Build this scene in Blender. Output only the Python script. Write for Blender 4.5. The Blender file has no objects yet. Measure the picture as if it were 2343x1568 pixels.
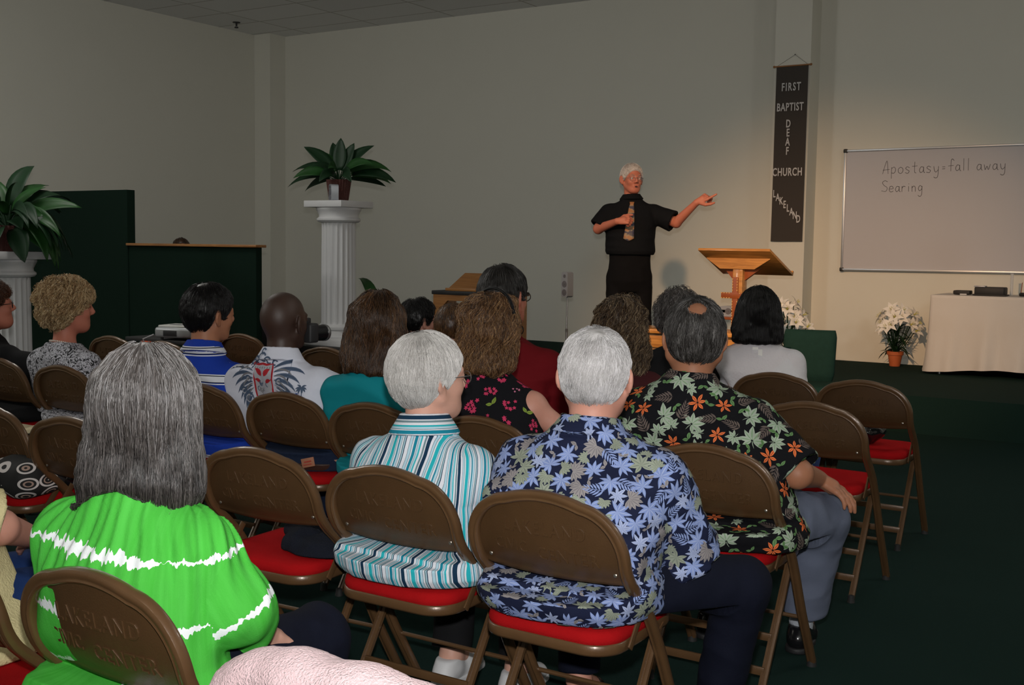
import bpy, bmesh, math, random
import numpy as np
from mathutils import Vector, Matrix
from mathutils.bvhtree import BVHTree

random.seed(7)
scene = bpy.context.scene
COL = scene.collection

# ------------------------------------------------------------------ camera
IW, IH = 2343, 1568
FPX, HOR, ROLL, YAW, HC = 2600.0, 570.0, 0.0145, math.radians(32.5), 1.42
_p = math.atan((784 - HOR) / FPX)
CF = np.array([-math.sin(YAW) * math.cos(_p), math.cos(YAW) * math.cos(_p), -math.sin(_p)])
_R0 = np.array([math.cos(YAW), math.sin(YAW), 0.0]); _U0 = np.cross(_R0, CF)
CR = _R0 * math.cos(ROLL) + _U0 * math.sin(ROLL)
CU = -_R0 * math.sin(ROLL) + _U0 * math.cos(ROLL)
CC = np.array([0.0, 0.0, HC])

def ray(x, y): return CF + CR * (x - IW / 2) / FPX - CU * (y - IH / 2) / FPX
def onz(x, y, z): d = ray(x, y); return CC + d * ((z - HC) / d[2])
def ony(x, y, Y): d = ray(x, y); return CC + d * (Y / d[1])
def onx(x, y, X): d = ray(x, y); return CC + d * (X / d[0])
def at(x, y, t): return CC + ray(x, y) * t

cam = bpy.data.cameras.new('camera'); camo = bpy.data.objects.new('camera', cam); COL.objects.link(camo)
cam.sensor_width = 36; cam.lens = 36 * FPX / IW; cam.clip_start = 0.05; cam.clip_end = 60
M = Matrix(((CR[0], CU[0], -CF[0], CC[0]), (CR[1], CU[1], -CF[1], CC[1]), (CR[2], CU[2], -CF[2], CC[2]), (0, 0, 0, 1)))
camo.matrix_world = M
scene.camera = camo

# ------------------------------------------------------------------ light and exposure
scene.view_settings.view_transform = 'Standard'
scene.view_settings.look = 'None'
scene.view_settings.exposure = 0.0
scene.view_settings.gamma = 1.0
scene.view_settings.use_curve_mapping = False

w = bpy.data.worlds.new('world'); scene.world = w; w.use_nodes = True
w.node_tree.nodes['Background'].inputs[0].default_value = (0.9, 0.95, 1.0, 1)
w.node_tree.nodes['Background'].inputs[1].default_value = 0.02

def light(name, kind, loc, energy, color, **kw):
    l = bpy.data.lights.new(name, kind); l.energy = energy; l.color = color
    for k, v in kw.items(): setattr(l, k, v)
    o = bpy.data.objects.new(name, l); o.location = loc; COL.objects.link(o); return o
def aim(o, target):
    d = Vector(target) - o.location
    o.rotation_euler = d.to_track_quat('-Z', 'Y').to_euler()

# the camera's own flash, just above the lens
FL = CC + CU * 0.17 + CF * 0.03
fl = light('camera_flash', 'SPOT', FL, 330, (1.0, 0.985, 0.97), spot_size=math.radians(88), spot_blend=1.0, shadow_soft_size=0.03)
aim(fl, at(1230, 680, 6))
# warm stage spotlight hung from the ceiling over the seats
ws = light('stage_spotlight', 'SPOT', (-2.45, 2.6, 3.9), 1450, (1.0, 0.60, 0.32), spot_size=math.radians(38), spot_blend=1.0, shadow_soft_size=0.10)
aim(ws, (-3.6, 11.9, 0.0))
# unseen ambient point lights: first one read off the plant's shadow, others added
for (x, y, z, e) in ((-9.2, 1.6, 3.6, 120), (2.2, -2.2, 3.5, 40), (1.8, 6.5, 3.6, 60), (-7.5, 5.4, 3.7, 40)):
    light('ambient_point', 'POINT', (x, y, z), e, (1.0, 0.99, 0.95), shadow_soft_size=0.30)
# dim area lights under the ceiling, unseen and added as ambient fill
for i, (x, y) in enumerate(((-6.5, 0.5), (-1.5, 0.0), (-7.0, 5.5), (-1.0, 6.0))):
    a = light('ceiling_fill', 'AREA', (x, y, 4.25), 12, (1.0, 0.95, 0.84), shape='RECTANGLE', size=1.2, size_y=0.6)
# ------------------------------------------------------------------ materials
MATS = {}
def mat(name, color=(.8, .8, .8), rough=.6, metal=0.0, spec=.5, bump=0.0, bscale=60.0, var=0.0, vscale=6.0, sheen=0.0, coat=0.0, trans=0.0):
    if name in MATS: return MATS[name]
    m = bpy.data.materials.new(name); m.use_nodes = True; nt = m.node_tree; N = nt.nodes; L = nt.links
    b = N['Principled BSDF']
    b.inputs['Base Color'].default_value = (*color, 1); b.inputs['Roughness'].default_value = rough
    b.inputs['Metallic'].default_value = metal; b.inputs['Specular IOR Level'].default_value = spec
    b.inputs['Sheen Weight'].default_value = sheen; b.inputs['Coat Weight'].default_value = coat
    tc = N.new('ShaderNodeTexCoord')
    if bump:
        n = N.new('ShaderNodeTexNoise'); n.inputs['Scale'].default_value = bscale; n.inputs['Detail'].default_value = 4
        L.new(tc.outputs['Object'], n.inputs['Vector'])
        bp = N.new('ShaderNodeBump'); bp.inputs['Strength'].default_value = bump; bp.inputs['Distance'].default_value = .01
        L.new(n.outputs['Fac'], bp.inputs['Height']); L.new(bp.outputs['Normal'], b.inputs['Normal'])
    if var:
        n = N.new('ShaderNodeTexNoise'); n.inputs['Scale'].default_value = vscale; n.inputs['Detail'].default_value = 6
        L.new(tc.outputs['Object'], n.inputs['Vector'])
        mx = N.new('ShaderNodeMix'); mx.data_type = 'RGBA'
        mx.inputs[6].default_value = (*[c * (1 - var) for c in color], 1); mx.inputs[7].default_value = (*[min(1, c * (1 + var)) for c in color], 1)
        L.new(n.outputs['Fac'], mx.inputs[0]); L.new(mx.outputs[2], b.inputs['Base Color'])
    MATS[name] = m; return m

def nodes_of(m): return m.node_tree.nodes, m.node_tree.links, m.node_tree.nodes['Principled BSDF']

# ------------------------------------------------------------------ object helpers
def tag(o, label=None, cat=None, group=None, kind=None):
    if label: o['label'] = label
    if cat: o['category'] = cat
    if group: o['group'] = group
    if kind: o['kind'] = kind
    return o
def empty(name, loc=(0, 0, 0), rz=0.0, label=None, cat=None, group=None):
    o = bpy.data.objects.new(name, None); o.location = loc; o.rotation_euler = (0, 0, rz)
    o.empty_display_size = .1; COL.objects.link(o)
    return tag(o, label, cat, group)
def mesh_obj(name, verts, faces, mats, parent=None, smooth=True, midx=None, loc=None):
    me = bpy.data.meshes.new(name)
    verts = np.asarray(verts, dtype=np.float32)
    if isinstance(faces, np.ndarray) and faces.ndim == 2:
        k = faces.shape[1]; n = len(faces)
        me.vertices.add(len(verts)); me.vertices.foreach_set('co', verts.ravel())
        me.loops.add(n * k); me.loops.foreach_set('vertex_index', faces.astype(np.int32).ravel())
        me.polygons.add(n); me.polygons.foreach_set('loop_start', np.arange(0, n * k, k, dtype=np.int32))
        me.polygons.foreach_set('loop_total', np.full(n, k, dtype=np.int32))
        me.update(calc_edges=True)
    else:
        me.from_pydata([tuple(map(float, v)) for v in verts], [], [tuple(f) for f in faces])
        me.update()
    if not isinstance(mats, (list, tuple)): mats = [mats]
    for m in mats: me.materials.append(m)
    if midx is not None: me.polygons.foreach_set('material_index', np.asarray(midx, dtype=np.int32))
    if smooth: me.polygons.foreach_set('use_smooth', np.ones(len(me.polygons), dtype=bool))
    me.validate()
    o = bpy.data.objects.new(name, me); COL.objects.link(o)
    if parent is not None: o.parent = parent
    if loc is not None: o.location = loc
    return o

class MB:
    """collects shapes into one bmesh"""
    def __init__(s): s.bm = bmesh.new()
    def box(s, c, size, rot=None, bev=0.0, mi=0, seg=2):
        r = bmesh.ops.create_cube(s.bm, size=1.0); vs = r['verts']
        R = rot.to_4x4() if rot is not None else Matrix.Identity(4)
        m = Matrix.Translation(Vector(c)) @ R @ Matrix.Diagonal((*size, 1))
        bmesh.ops.transform(s.bm, matrix=m, verts=vs)
        fs = list({f for v in vs for f in v.link_faces})
        for f in fs: f.material_index = mi
        if bev:
            es = list({e for v in vs for e in v.link_edges})
            r = bmesh.ops.bevel(s.bm, geom=es, offset=bev, segments=seg, affect='EDGES', profile=.5)
            for f in r['faces']: f.material_index = mi
        return s
    def cone(s, a, b, r1, r2, n=20, mi=0, caps=True):
        a = Vector(a); b = Vector(b); d = b - a
        r = bmesh.ops.create_cone(s.bm, cap_ends=caps, segments=n, radius1=r1, radius2=r2, depth=d.length)
        q = Vector((0, 0, 1)).rotation_difference(d.normalized())
        bmesh.ops.transform(s.bm, matrix=Matrix.Translation((a + b) / 2) @ q.to_matrix().to_4x4(), verts=r['verts'])
        for f in {f for v in r['verts'] for f in v.link_faces}: f.material_index = mi
        return s
    def sphere(s, c, r, scale=(1, 1, 1), n=16, mi=0):
        k = bmesh.ops.create_uvsphere(s.bm, u_segments=n, v_segments=max(6, n // 2), radius=r)
        bmesh.ops.transform(s.bm, matrix=Matrix.Translation(Vector(c)) @ Matrix.Diagonal((*scale, 1)), verts=k['verts'])
        for f in {f for v in k['verts'] for f in v.link_faces}: f.material_index = mi
        return s
    def lathe(s, prof, c=(0, 0, 0), n=32, mi=0, rfun=None):
        c = Vector(c); rings = []
        for (r, z) in prof:
            ring = []
            for i in range(n):
                a = 2 * math.pi * i / n; rr = r if rfun is None else rfun(r, z, a)
                ring.append(s.bm.verts.new(c + Vector((rr * math.cos(a), rr * math.sin(a), z))))
            rings.append(ring)
        for k in range(len(rings) - 1):
            for i in range(n):
                f = s.bm.faces.new((rings[k][i], rings[k][(i + 1) % n], rings[k + 1][(i + 1) % n], rings[k + 1][i])); f.material_index = mi
        f = s.bm.faces.new(list(reversed(rings[0]))); f.material_index = mi
        f = s.bm.faces.new(rings[-1]); f.material_index = mi
        return s
    def tube(s, pts, r, n=8, mi=0, closed=False, rs=None):
        pts = [Vector(p) for p in pts]; rings = []; up = None
        for i, p in enumerate(pts):
            t = (pts[min(i + 1, len(pts) - 1)] - pts[max(i - 1, 0)]).normalized()
            if closed: t = (pts[(i + 1) % len(pts)] - pts[i - 1]).normalized()
            if up is None:
                up = Vector((0, 0, 1)) if abs(t.z) < .9 else Vector((1, 0, 0))
            u = (up - t * up.dot(t)).normalized(); v = t.cross(u); up = u
            rr = rs[i] if rs else r
            rings.append([s.bm.verts.new(p + (u * math.cos(2 * math.pi * k / n) + v * math.sin(2 * math.pi * k / n)) * rr) for k in range(n)])
        m = len(rings)
        for k in range(m if closed else m - 1):
            A = rings[k]; B = rings[(k + 1) % m]
            for i in range(n):
                f = s.bm.faces.new((A[i], A[(i + 1) % n], B[(i + 1) % n], B[i])); f.material_index = mi
        if not closed:
            f = s.bm.faces.new(list(reversed(rings[0]))); f.material_index = mi
            f = s.bm.faces.new(rings[-1]); f.material_index = mi
        return s
    def sweep(s, frames, prof, mi=0, caps=True):
        """frames: list of (pos, u, v); prof: 2-D outline"""
        rings = [[s.bm.verts.new(Vector(p) + Vector(u) * a + Vector(v) * b) for (a, b) in prof] for (p, u, v) in frames]
        n = len(prof)
        for k in range(len(rings) - 1):
            for i in range(n):
                f = s.bm.faces.new((rings[k][i], rings[k][(i + 1) % n], rings[k + 1][(i + 1) % n], rings[k + 1][i])); f.material_index = mi
        if caps:
            f = s.bm.faces.new(list(reversed(rings[0]))); f.material_index = mi
            f = s.bm.faces.new(rings[-1]); f.material_index = mi
        return s
    def prism(s, outline, z0, z1, mi=0, axis='z', off=(0, 0, 0)):
        def P(a, b, c):
            v = {'z': (a, b, c), 'y': (a, c, b), 'x': (c, a, b)}[axis]; return Vector(v) + Vector(off)
        A = [s.bm.verts.new(P(x, y, z0)) for x, y in outline]; B = [s.bm.verts.new(P(x, y, z1)) for x, y in outline]
        n = len(outline)
        for i in range(n):
            f = s.bm.faces.new((A[i], A[(i + 1) % n], B[(i + 1) % n], B[i])); f.material_index = mi
        f = s.bm.faces.new(list(reversed(A))); f.material_index = mi
        f = s.bm.faces.new(B); f.material_index = mi
        return s
    def build(s, name, mats, parent=None, smooth=30, loc=None, rz=None):
        bmesh.ops.recalc_face_normals(s.bm, faces=s.bm.faces)
        me = bpy.data.meshes.new(name); s.bm.to_mesh(me); s.bm.free()
        if not isinstance(mats, (list, tuple)): mats = [mats]
        for m in mats: me.materials.append(m)
        if smooth:
            me.polygons.foreach_set('use_smooth', np.ones(len(me.polygons), dtype=bool))
            try: me.set_sharp_from_angle(angle=math.radians(smooth))
            except Exception: pass
        o = bpy.data.objects.new(name, me); COL.objects.link(o)
        if parent is not None: o.parent = parent
        if loc is not None: o.location = loc
        if rz is not None: o.rotation_euler = (0, 0, rz)
        return o

def text_mesh(txt, size, depth=0.0, font_bold=False, spacing=1.0, xs=1.0, bevel=0.0):
    """lettering as plain mesh data: verts in the XY plane, centred"""
    cu = bpy.data.curves.new('lettering', 'FONT'); cu.body = txt; cu.size = size; cu.extrude = depth
    cu.align_x = 'CENTER'; cu.align_y = 'CENTER'; cu.space_character = spacing; cu.resolution_u = 3
    cu.offset = 0.02 * size if font_bold else 0; cu.bevel_depth = bevel
    o = bpy.data.objects.new('lettering', cu); COL.objects.link(o)
    dg = bpy.context.evaluated_depsgraph_get(); me = bpy.data.meshes.new_from_object(o.evaluated_get(dg))
    bpy.data.objects.remove(o); bpy.data.curves.remove(cu)
    V = [(v.co.x * xs, v.co.y, v.co.z) for v in me.vertices]; Fc = [tuple(p.vertices) for p in me.polygons]
    bpy.data.meshes.remove(me)
    return V, Fc

def copy_tree(o, parent=None):
    c = o.copy(); COL.objects.link(c); c.parent = parent
    for ch in o.children: copy_tree(ch, c)
    return c
# ------------------------------------------------------------------ the room
XL, YB, CH = -11.75, 11.94, 4.34      # left wall, back wall, ceiling height
XR, YF = 3.2, -3.0
STZ = 0.30                              # stage floor height
m_wall = mat('cream_wall_paint', (.68, .665, .59), .75, bump=.06, bscale=220, var=.02, vscale=2)
m_carpet = mat('dark_green_carpet', (.012, .034, .028), .95, spec=.1, bump=.8, bscale=500, var=.35, vscale=260)
m_green = mat('dark_green_fabric', (.006, .017, .011), .9, spec=.1, bump=.3, bscale=400, var=.2, vscale=150)

# ceiling tiles with grooves and thin T-bars
m_ceil = mat('white_ceiling_tile', (.80, .80, .80), .9)
N, L, b = nodes_of(m_ceil)
tc = N.new('ShaderNodeTexCoord'); br = N.new('ShaderNodeTexBrick')
br.offset = 0; br.inputs['Scale'].default_value = 1.0; br.inputs['Brick Width'].default_value = 1.22; br.inputs['Row Height'].default_value = .61
br.inputs['Mortar Size'].default_value = .012; br.inputs['Color1'].default_value = (.80, .80, .80, 1); br.inputs['Color2'].default_value = (.74, .74, .74, 1)
br.inputs['Mortar'].default_value = (.48, .46, .44, 1)
L.new(tc.outputs['Object'], br.inputs['Vector']); L.new(br.outputs['Color'], b.inputs['Base Color'])
def struct(o): o['kind'] = 'structure'; return o

mb = MB(); mb.box(((XL + XR) / 2, (YF + YB) / 2, -.1), (XR - XL + .4, YB - YF + .4, .2)); struct(mb.build('floor', m_carpet, smooth=0))
mb = MB(); mb.box(((XL + XR) / 2, (YF + YB) / 2, CH + .05), (XR - XL + .4, YB - YF + .4, .1)); struct(mb.build('ceiling', m_ceil, smooth=0))
mb = MB(); mb.box((XL - .1, (YF + YB) / 2, CH / 2), (.2, YB - YF + .4, CH)); struct(mb.build('wall_left', m_wall, smooth=0))
mb = MB(); mb.box(((XL + XR) / 2, YB + .1, CH / 2), (XR - XL + .4, .2, CH)); struct(mb.build('wall_back', m_wall, smooth=0))
mb = MB(); mb.box((XR + .1, (YF + YB) / 2, CH / 2), (.2, YB - YF + .4, CH)); struct(mb.build('wall_right', m_wall, smooth=0))
mb = MB(); mb.box(((XL + XR) / 2, YF - .1, CH / 2), (XR - XL + .4, .2, CH)); struct(mb.build('wall_rear', m_wall, smooth=0))
mb = MB(); mb.box((-11.598, 11.79, CH / 2), (.30, .30, CH)); struct(mb.build('wall_pier_corner', m_wall, smooth=0))
mb = MB(); mb.box(((-4.21 - 3.827) / 2, 11.789, CH / 2), (.383, .302, CH)); struct(mb.build('wall_pier_banner', m_wall, smooth=0))
# stage: a carpeted platform, stepping forward in the middle
mb = MB(); mb.prism([(-8.6, YB), (-8.6, 8.32), (-3.0, 8.32), (-2.7, 9.3), (XR, 9.3), (XR, YB)], 0, STZ)
struct(mb.build('floor_stage', m_carpet, smooth=0))

# sprinkler head on the ceiling
m_dkmetal = mat('dark_metal', (.05, .05, .05), .5, metal=.8)
P = onz(541, 58, CH - .04)
mb = MB(); mb.cone((P[0], P[1], CH - .05), (P[0], P[1], CH), .012, .012); mb.cone((P[0], P[1], CH - .008), (P[0], P[1], CH), .05, .05); mb.cone((P[0], P[1], CH - .075), (P[0], P[1], CH - .06), .025, .025)
tag(mb.build('sprinkler', m_dkmetal), 'small dark fire sprinkler head under the ceiling near the corner', 'sprinkler')

# dark green partition
g = empty('partition', (-8.6, 7.3, 0), 0, 'dark green fabric-covered booth partition, tall on the left, low with a wooden cap on the right', 'partition')
g.location = (-8.6, 7.2, 0)
mb = MB(); mb.box((-1.355 - .5, .047, .965), (3.0, .094, 1.93), bev=.004); mb.build('tall_panel', m_green, g, smooth=0)
mb = MB(); mb.box(((-.355 + 1.33) / 2, .05, .70), (1.685, .07, 1.40), bev=.003); mb.build('low_panel', m_green, g, smooth=0)
m_oak = mat('honey_oak', (.36, .16, .045), .38, bump=.05, bscale=30, var=.22, vscale=5)
mb = MB(); mb.box(((-.355 + 1.36) / 2, .045, 1.412), (1.72, .13, .024), bev=.005); mb.build('wooden_cap', m_oak, g)
# ------------------------------------------------------------------ folding chair
m_brown = mat('brown_enamelled_steel', (.115, .060, .026), .33, metal=.15, spec=.6, bump=.06, bscale=160, var=.28, vscale=14, coat=.25)
m_panel = mat('brown_pressed_steel', (.082, .042, .017), .42, metal=.15, spec=.5, bump=.10, bscale=260, var=.15, vscale=20)
m_red = mat('red_seat_fabric', (.40, .007, .009), .92, spec=.06, bump=.45, bscale=600, var=.25, vscale=9)
m_rivet = mat('worn_steel_rivet', (.42, .38, .32), .35, metal=.9)
m_edge = mat('bare_brass_edge', (.30, .20, .09), .3, metal=.7)

SIDE = [(.262, .010), (.12, .235), (.045, .375), (.012, .430), (-.030, .492), (-.085, .548), (-.135, .590), (-.165, .632), (-.180, .690), (-.192, .760), (-.198, .800)]
def _side_curve():
    P = np.array(SIDE); d = np.r_[0, np.cumsum(np.linalg.norm(np.diff(P, axis=0), axis=1))]
    n = 60; t = np.linspace(0, d[-1], n); Y = np.interp(t, d, P[:, 0]); Z = np.interp(t, d, P[:, 1])
    for _ in range(3):
        Y[1:-1] = (Y[:-2] + 2 * Y[1:-1] + Y[2:]) / 4; Z[1:-1] = (Z[:-2] + 2 * Z[1:-1] + Z[2:]) / 4
    return t, Y, Z
_t, _Y, _Z = _side_curve()
def side_at(z):
    y = np.interp(z, _Z, _Y); y2 = np.interp(z - .012, _Z, _Y); y1 = np.interp(z + .012, _Z, _Y)
    tg = Vector((0, y1 - y2, .024)).normalized(); return y, tg
def chair_frames():
    """path of the bent back frame, foot to foot"""
    W_, R_ = .222, .125
    pts = []                                   # (x, z)
    zs = list(np.linspace(.0, .60, 26)) 
    for z in zs: pts.append((-W_ + .012 * max(0, 1 - z / .5) * 0, z))
    top = .800; crown = .018
    for z in np.linspace(.61, top - crown - R_, 4): pts.append((-W_, z))
    for a in np.linspace(0, 1, 14)[1:]:
        ang = a * (math.pi / 2 - .10)
        pts.append((-W_ + R_ - R_ * math.cos(ang), top - crown - R_ + R_ * math.sin(ang)))
    x0, z0 = pts[-1]
    for a in np.linspace(0, 1, 8)[1:-1]:
        x = x0 + (0 - x0) * a; pts.append((x, z0 + (top - z0) * (1 - (1 - a) ** 2)))
    left = pts; right = [(-x, z) for x, z in reversed(left)]
    allp = left + [(0, top)] + right
    out = []
    P3 = []
    for (x, z) in allp:
        y, tg = side_at(max(z, .012)); P3.append((Vector((x, y, max(z, .010))), tg))
    for i, (p, tg) in enumerate(P3):
        a = P3[max(0, i - 1)][0]; b2 = P3[min(len(P3) - 1, i + 1)][0]; T = (b2 - a).normalized()
        X = Vector((1, 0, 0)); Nn = X.cross(tg).normalized() * -1     # backwards when tg is up
        if Nn.y > 0: Nn = -Nn
        Nn = (Nn - T * Nn.dot(T)).normalized(); Rd = T.cross(Nn).normalized()
        out.append((p, Rd, Nn))
    return out, allp
# rounded channel section, ridged towards the back
_pr = [(-.013, -.011), (.013, -.011), (.0155, -.006), (.0155, .004), (.0135, .009), (.009, .012), (.005, .0105), (.003, .0105), (-.001, .0125), (-.008, .0125), (-.013, .010), (-.0155, .004), (-.0155, -.006)]

def build_chair(label, text=True):
    root = empty('folding_chair', (0, 0, 0), 0, label, 'chair')
    fr, allp = chair_frames()
    mb = MB(); mb.sweep(fr, _pr)
    mb.build('back_frame', m_brown, root, smooth=38)
    # back panel: curved pressed sheet between the rails
    nx, nz = 40, 22; V = []; Fc = []
    W_ = .213
    def ztop(x):
        xs_ = [p[0] for p in allp if p[1] > .6 and p[0] <= .0001]; zs_ = [p[1] for p in allp if p[1] > .6 and p[0] <= .0001]
        return np.interp(-abs(x), xs_, zs_) - .004
    def zbot(x): return .578 + .010 * (x / W_) ** 2
    for layer in (0, 1):
        for j in range(nz + 1):
            for i in range(nx + 1):
                x = -W_ + 2 * W_ * i / nx; a = j / nz
                z = zbot(x) * (1 - a) + min(ztop(x), .798) * a
                y, tg = side_at(z)
                dish = .022 * (1 - (x / W_) ** 2)                        # panel bows backwards of the rails' front
                lip = .008 * math.exp(-((z - zbot(x)) / .008) ** 2)
                V.append((x, y + .012 - dish * .9 - lip * (1 if layer == 0 else .2) + (.0022 if layer else 0), z))
    n1 = (nx + 1) * (nz + 1)
    for j in range(nz):
        for i in range(nx):
            a = j * (nx + 1) + i; Fc.append((a, a + nx + 1, a + nx + 2, a + 1)); Fc.append((n1 + a, n1 + a + 1, n1 + a + nx + 2, n1 + a + nx + 1))
    for i in range(nx): Fc.append((i, i + 1, n1 + i + 1, n1 + i))
    pn = mesh_obj('back_panel', V, Fc, m_panel, root)
    def panel_y(x, z):
        y, tg = side_at(z); return y + .012 - .022 * .9 * (1 - (x / W_) ** 2)
    if text:
        for s, cx, cz, size, sp in (('LAKELAND', .0, .712, .050, 1.25), ('CIVIC', -.105, .655, .046, 1.1), ('CENTER', .062, .645, .050, 1.2)):
            v, f = text_mesh(s, size, .0016, spacing=sp, bevel=.0008, xs=.82)
            TV = []
            for (a, b_, c) in v:
                x = cx + a; z = cz + b_; TV.append((x, panel_y(x, z) - c - .0002, z))
            mesh_obj('embossed_lettering', TV, [tuple(ff) for ff in f], m_panel, pn, smooth=False)
    for sx in (-1, 1):
        for x, z in ((sx * .185, .735), (sx * .185, .615)):
            mb = MB(); mb.sphere((x, panel_y(x, z) - .001, z), .0055, (1, .5, 1), 10); mb.build('rivet', m_rivet, pn)
    # seat: upholstered pad on a steel pan
    def rounded(w_, d0, d1, r, n=8, bow=0.0):
        pts = []
        for (cx, cy, a0) in ((w_ - r, d1 - r, 0), (-w_ + r, d1 - r, 90), (-w_ + r, d0 + r, 180), (w_ - r, d0 + r, 270)):
            for k in range(n + 1):
                a = math.radians(a0 + 90 * k / n); pts.append((cx + r * math.cos(a), cy + r * math.sin(a)))
        return pts
    o0 = rounded(.197, -.195, .215, .085)
    def ring_stack(levels, matl, name):
        V = []; Fc = []; n = len(o0)
        for (sc, z, dome) in levels:
            for (x, y) in o0: V.append((x * sc, .01 + (y - .01) * sc, z + dome))
        for k in range(len(levels) - 1):
            for i in range(n): Fc.append((k * n + i, k * n + (i + 1) % n, (k + 1) * n + (i + 1) % n, (k + 1) * n + i))
        V.append((0, .01, levels[-1][1] + levels[-1][2])); c = len(V) - 1; kk = (len(levels) - 1) * n
        for i in range(n): Fc.append((kk + i, kk + (i + 1) % n, c))
        V.append((0, .01, levels[0][1])); c = len(V) - 1
        for i in range(n): Fc.append((c, (i + 1) % n, i))
        return mesh_obj(name, V, Fc, matl, root)
    ring_stack([(.93, .412, 0), (1.0, .412, 0), (1.012, .418, 0), (1.012, .438, 0), (1.0, .441, 0), (.97, .441, 0)], m_brown, 'seat_pan')
    ring_stack([(.96, .436, 0), (.992, .440, 0), (1.0, .452, 0), (.985, .466, 0), (.94, .474, 0), (.8, .479, 0), (.6, .481, 0), (.3, .482, 0)], m_red, 'seat_cushion')
    # rear legs: steel channels pivoted under the seat, two cross bars
    for sx in (-1, 1):
        mb = MB(); x = sx * .190
        mb.sweep([(Vector((x, .10, .425)), Vector((1, 0, 0)), Vector((0, .87, .49))), (Vector((x, -.165, .010)), Vector((1, 0, 0)), Vector((0, .87, .49)))],
                 [(-.012, -.012), (-.004, -.014), (-.004, -.006), (.004, -.006), (.004, -.014), (.012, -.012), (.012, .012), (-.012, .012)])
        mb.build('rear_leg', m_brown, root, smooth=20)
    mb = MB()
    mb.box((0, -.118, .088), (.375, .010, .028), bev=.003); mb.build('cross_bar', m_brown, root)
    mb = MB(); mb.box((0, -.058, .182), (.375, .010, .026), bev=.003); mb.build('cross_bar', m_brown, root)
    mb = MB(); mb.tube([(-.222, .148, .20), (.222, .148, .20)], .007, 8); mb.build('front_rod', m_brown, root)
    for sx in (-1, 1):      # folding link between frame and seat
        mb = MB(); mb.box((sx * .207, -.060, .470), (.005, .022, .13), rot=Matrix.Rotation(math.radians(-38), 3, 'X'), bev=.001)
        mb.sphere((sx * .233, .028, .405), .008, (.6, 1, 1), 8); mb.build('hinge', m_brown, root)
    for sx in (-1, 1):
        mb = MB(); mb.cone((sx * .222, .258, 0), (sx * .222, .258, .03), .018, .015, 12); mb.build('foot_cap', mat('black_rubber', (.015, .015, .015), .7), root)
        mb = MB(); mb.cone((sx * .190, -.165, 0), (sx * .190, -.165, .03), .016, .013, 12); mb.build('foot_cap', mat('black_rubber', (.015, .015, .015), .7), root)
    return root

proto_chair = build_chair('brown folding chair behind the woman in green')
_used = [False]
def chair(x, y, label, rz=0.0, group='brown folding chairs of the hall'):
    c = proto_chair if not _used[0] else copy_tree(proto_chair)
    _used[0] = True
    c.location = (x, y, 0); c.rotation_euler = (0, 0, rz); c['label'] = label; c['group'] = group
    return c
def chair_px(px, py, label, rz=0.0, y=None, **k):
    """place a chair by where the middle of its back's top edge stands"""
    P = onz(px, py, .80); return chair(P[0], P[1] + .20, label, rz, **k)
CH_ = {}
CH_['A1'] = chair_px(205, 1322, 'brown folding chair under the woman in the green tie-dye blouse')
CH_['A0'] = chair(-2.27, 1.50, 'brown folding chair cut by the left edge, under the person in pale yellow')
CH_['A2'] = chair(-1.03, 1.40, 'folding chair draped with a pink knitted cardigan')
CH_['A3'] = chair(-.565, 1.56, 'folding chair of which only the top peeks in at the bottom edge')
CH_['B3'] = chair(-1.447, 2.62, 'brown folding chair under the man in the blue leaf-print shirt')
CH_['B2'] = chair(-1.965, 2.64, 'brown folding chair under the woman in the teal striped shirt')
CH_['B1'] = chair(-2.475, 2.63, 'empty brown folding chair with a dark jacket on its red seat', rz=.05)
CH_['B0'] = chair(-3.42, 2.68, 'empty folding chair just left of the long grey hair, nobody on it', rz=.04)
CH_['Bm'] = chair(-3.93, 2.70, 'folding chair at the left edge holding a black and white patterned bag')
CH_['C7'] = chair(-1.39, 3.53, 'folding chair under the man in the black and orange floral shirt')
CH_['C6'] = chair(-2.30, 3.58, 'folding chair under the woman in the sleeveless pink-flowered top')
CH_['C5'] = chair(-2.83, 3.62, 'folding chair under the woman in the plain teal top')
CH_['C4'] = chair(-3.31, 3.64, 'folding chair under the bald man in the white printed shirt')
CH_['C3'] = chair(-3.79, 3.62, 'folding chair under the boy in the blue striped polo shirt')
CH_['C2'] = chair(-4.42, 3.70, 'empty folding chair partly hidden behind the long grey hair')
CH_['C1'] = chair(-4.90, 3.72, 'folding chair under the blonde woman in the black and white top')
CH_['C0'] = chair(-5.45, 3.74, 'folding chair at the left edge under the person in a black jacket')
CH_['D9'] = chair(-1.45, 4.75, 'empty folding chair just ahead of the man in the black floral shirt')
CH_['E1'] = chair(-1.50, 5.70, 'empty folding chair at the aisle with a shiny black bag on its seat')
CH_['E0'] = chair(-1.96, 5.76, 'folding chair under the woman in the sheer white blouse')
CH_['D2'] = chair(-6.22, 5.05, 'empty folding chair to the right of the blonde curls, half hidden')
CH_['D1'] = chair(-5.66, 5.00, 'empty folding chair standing before the projector table')
CH_['D3'] = chair(-5.75, 5.75, 'empty folding chair just right of the boy with black hair')
CH_['D4'] = chair(-4.62, 5.35, 'empty folding chair between the bald man and the brown hair')
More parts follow.
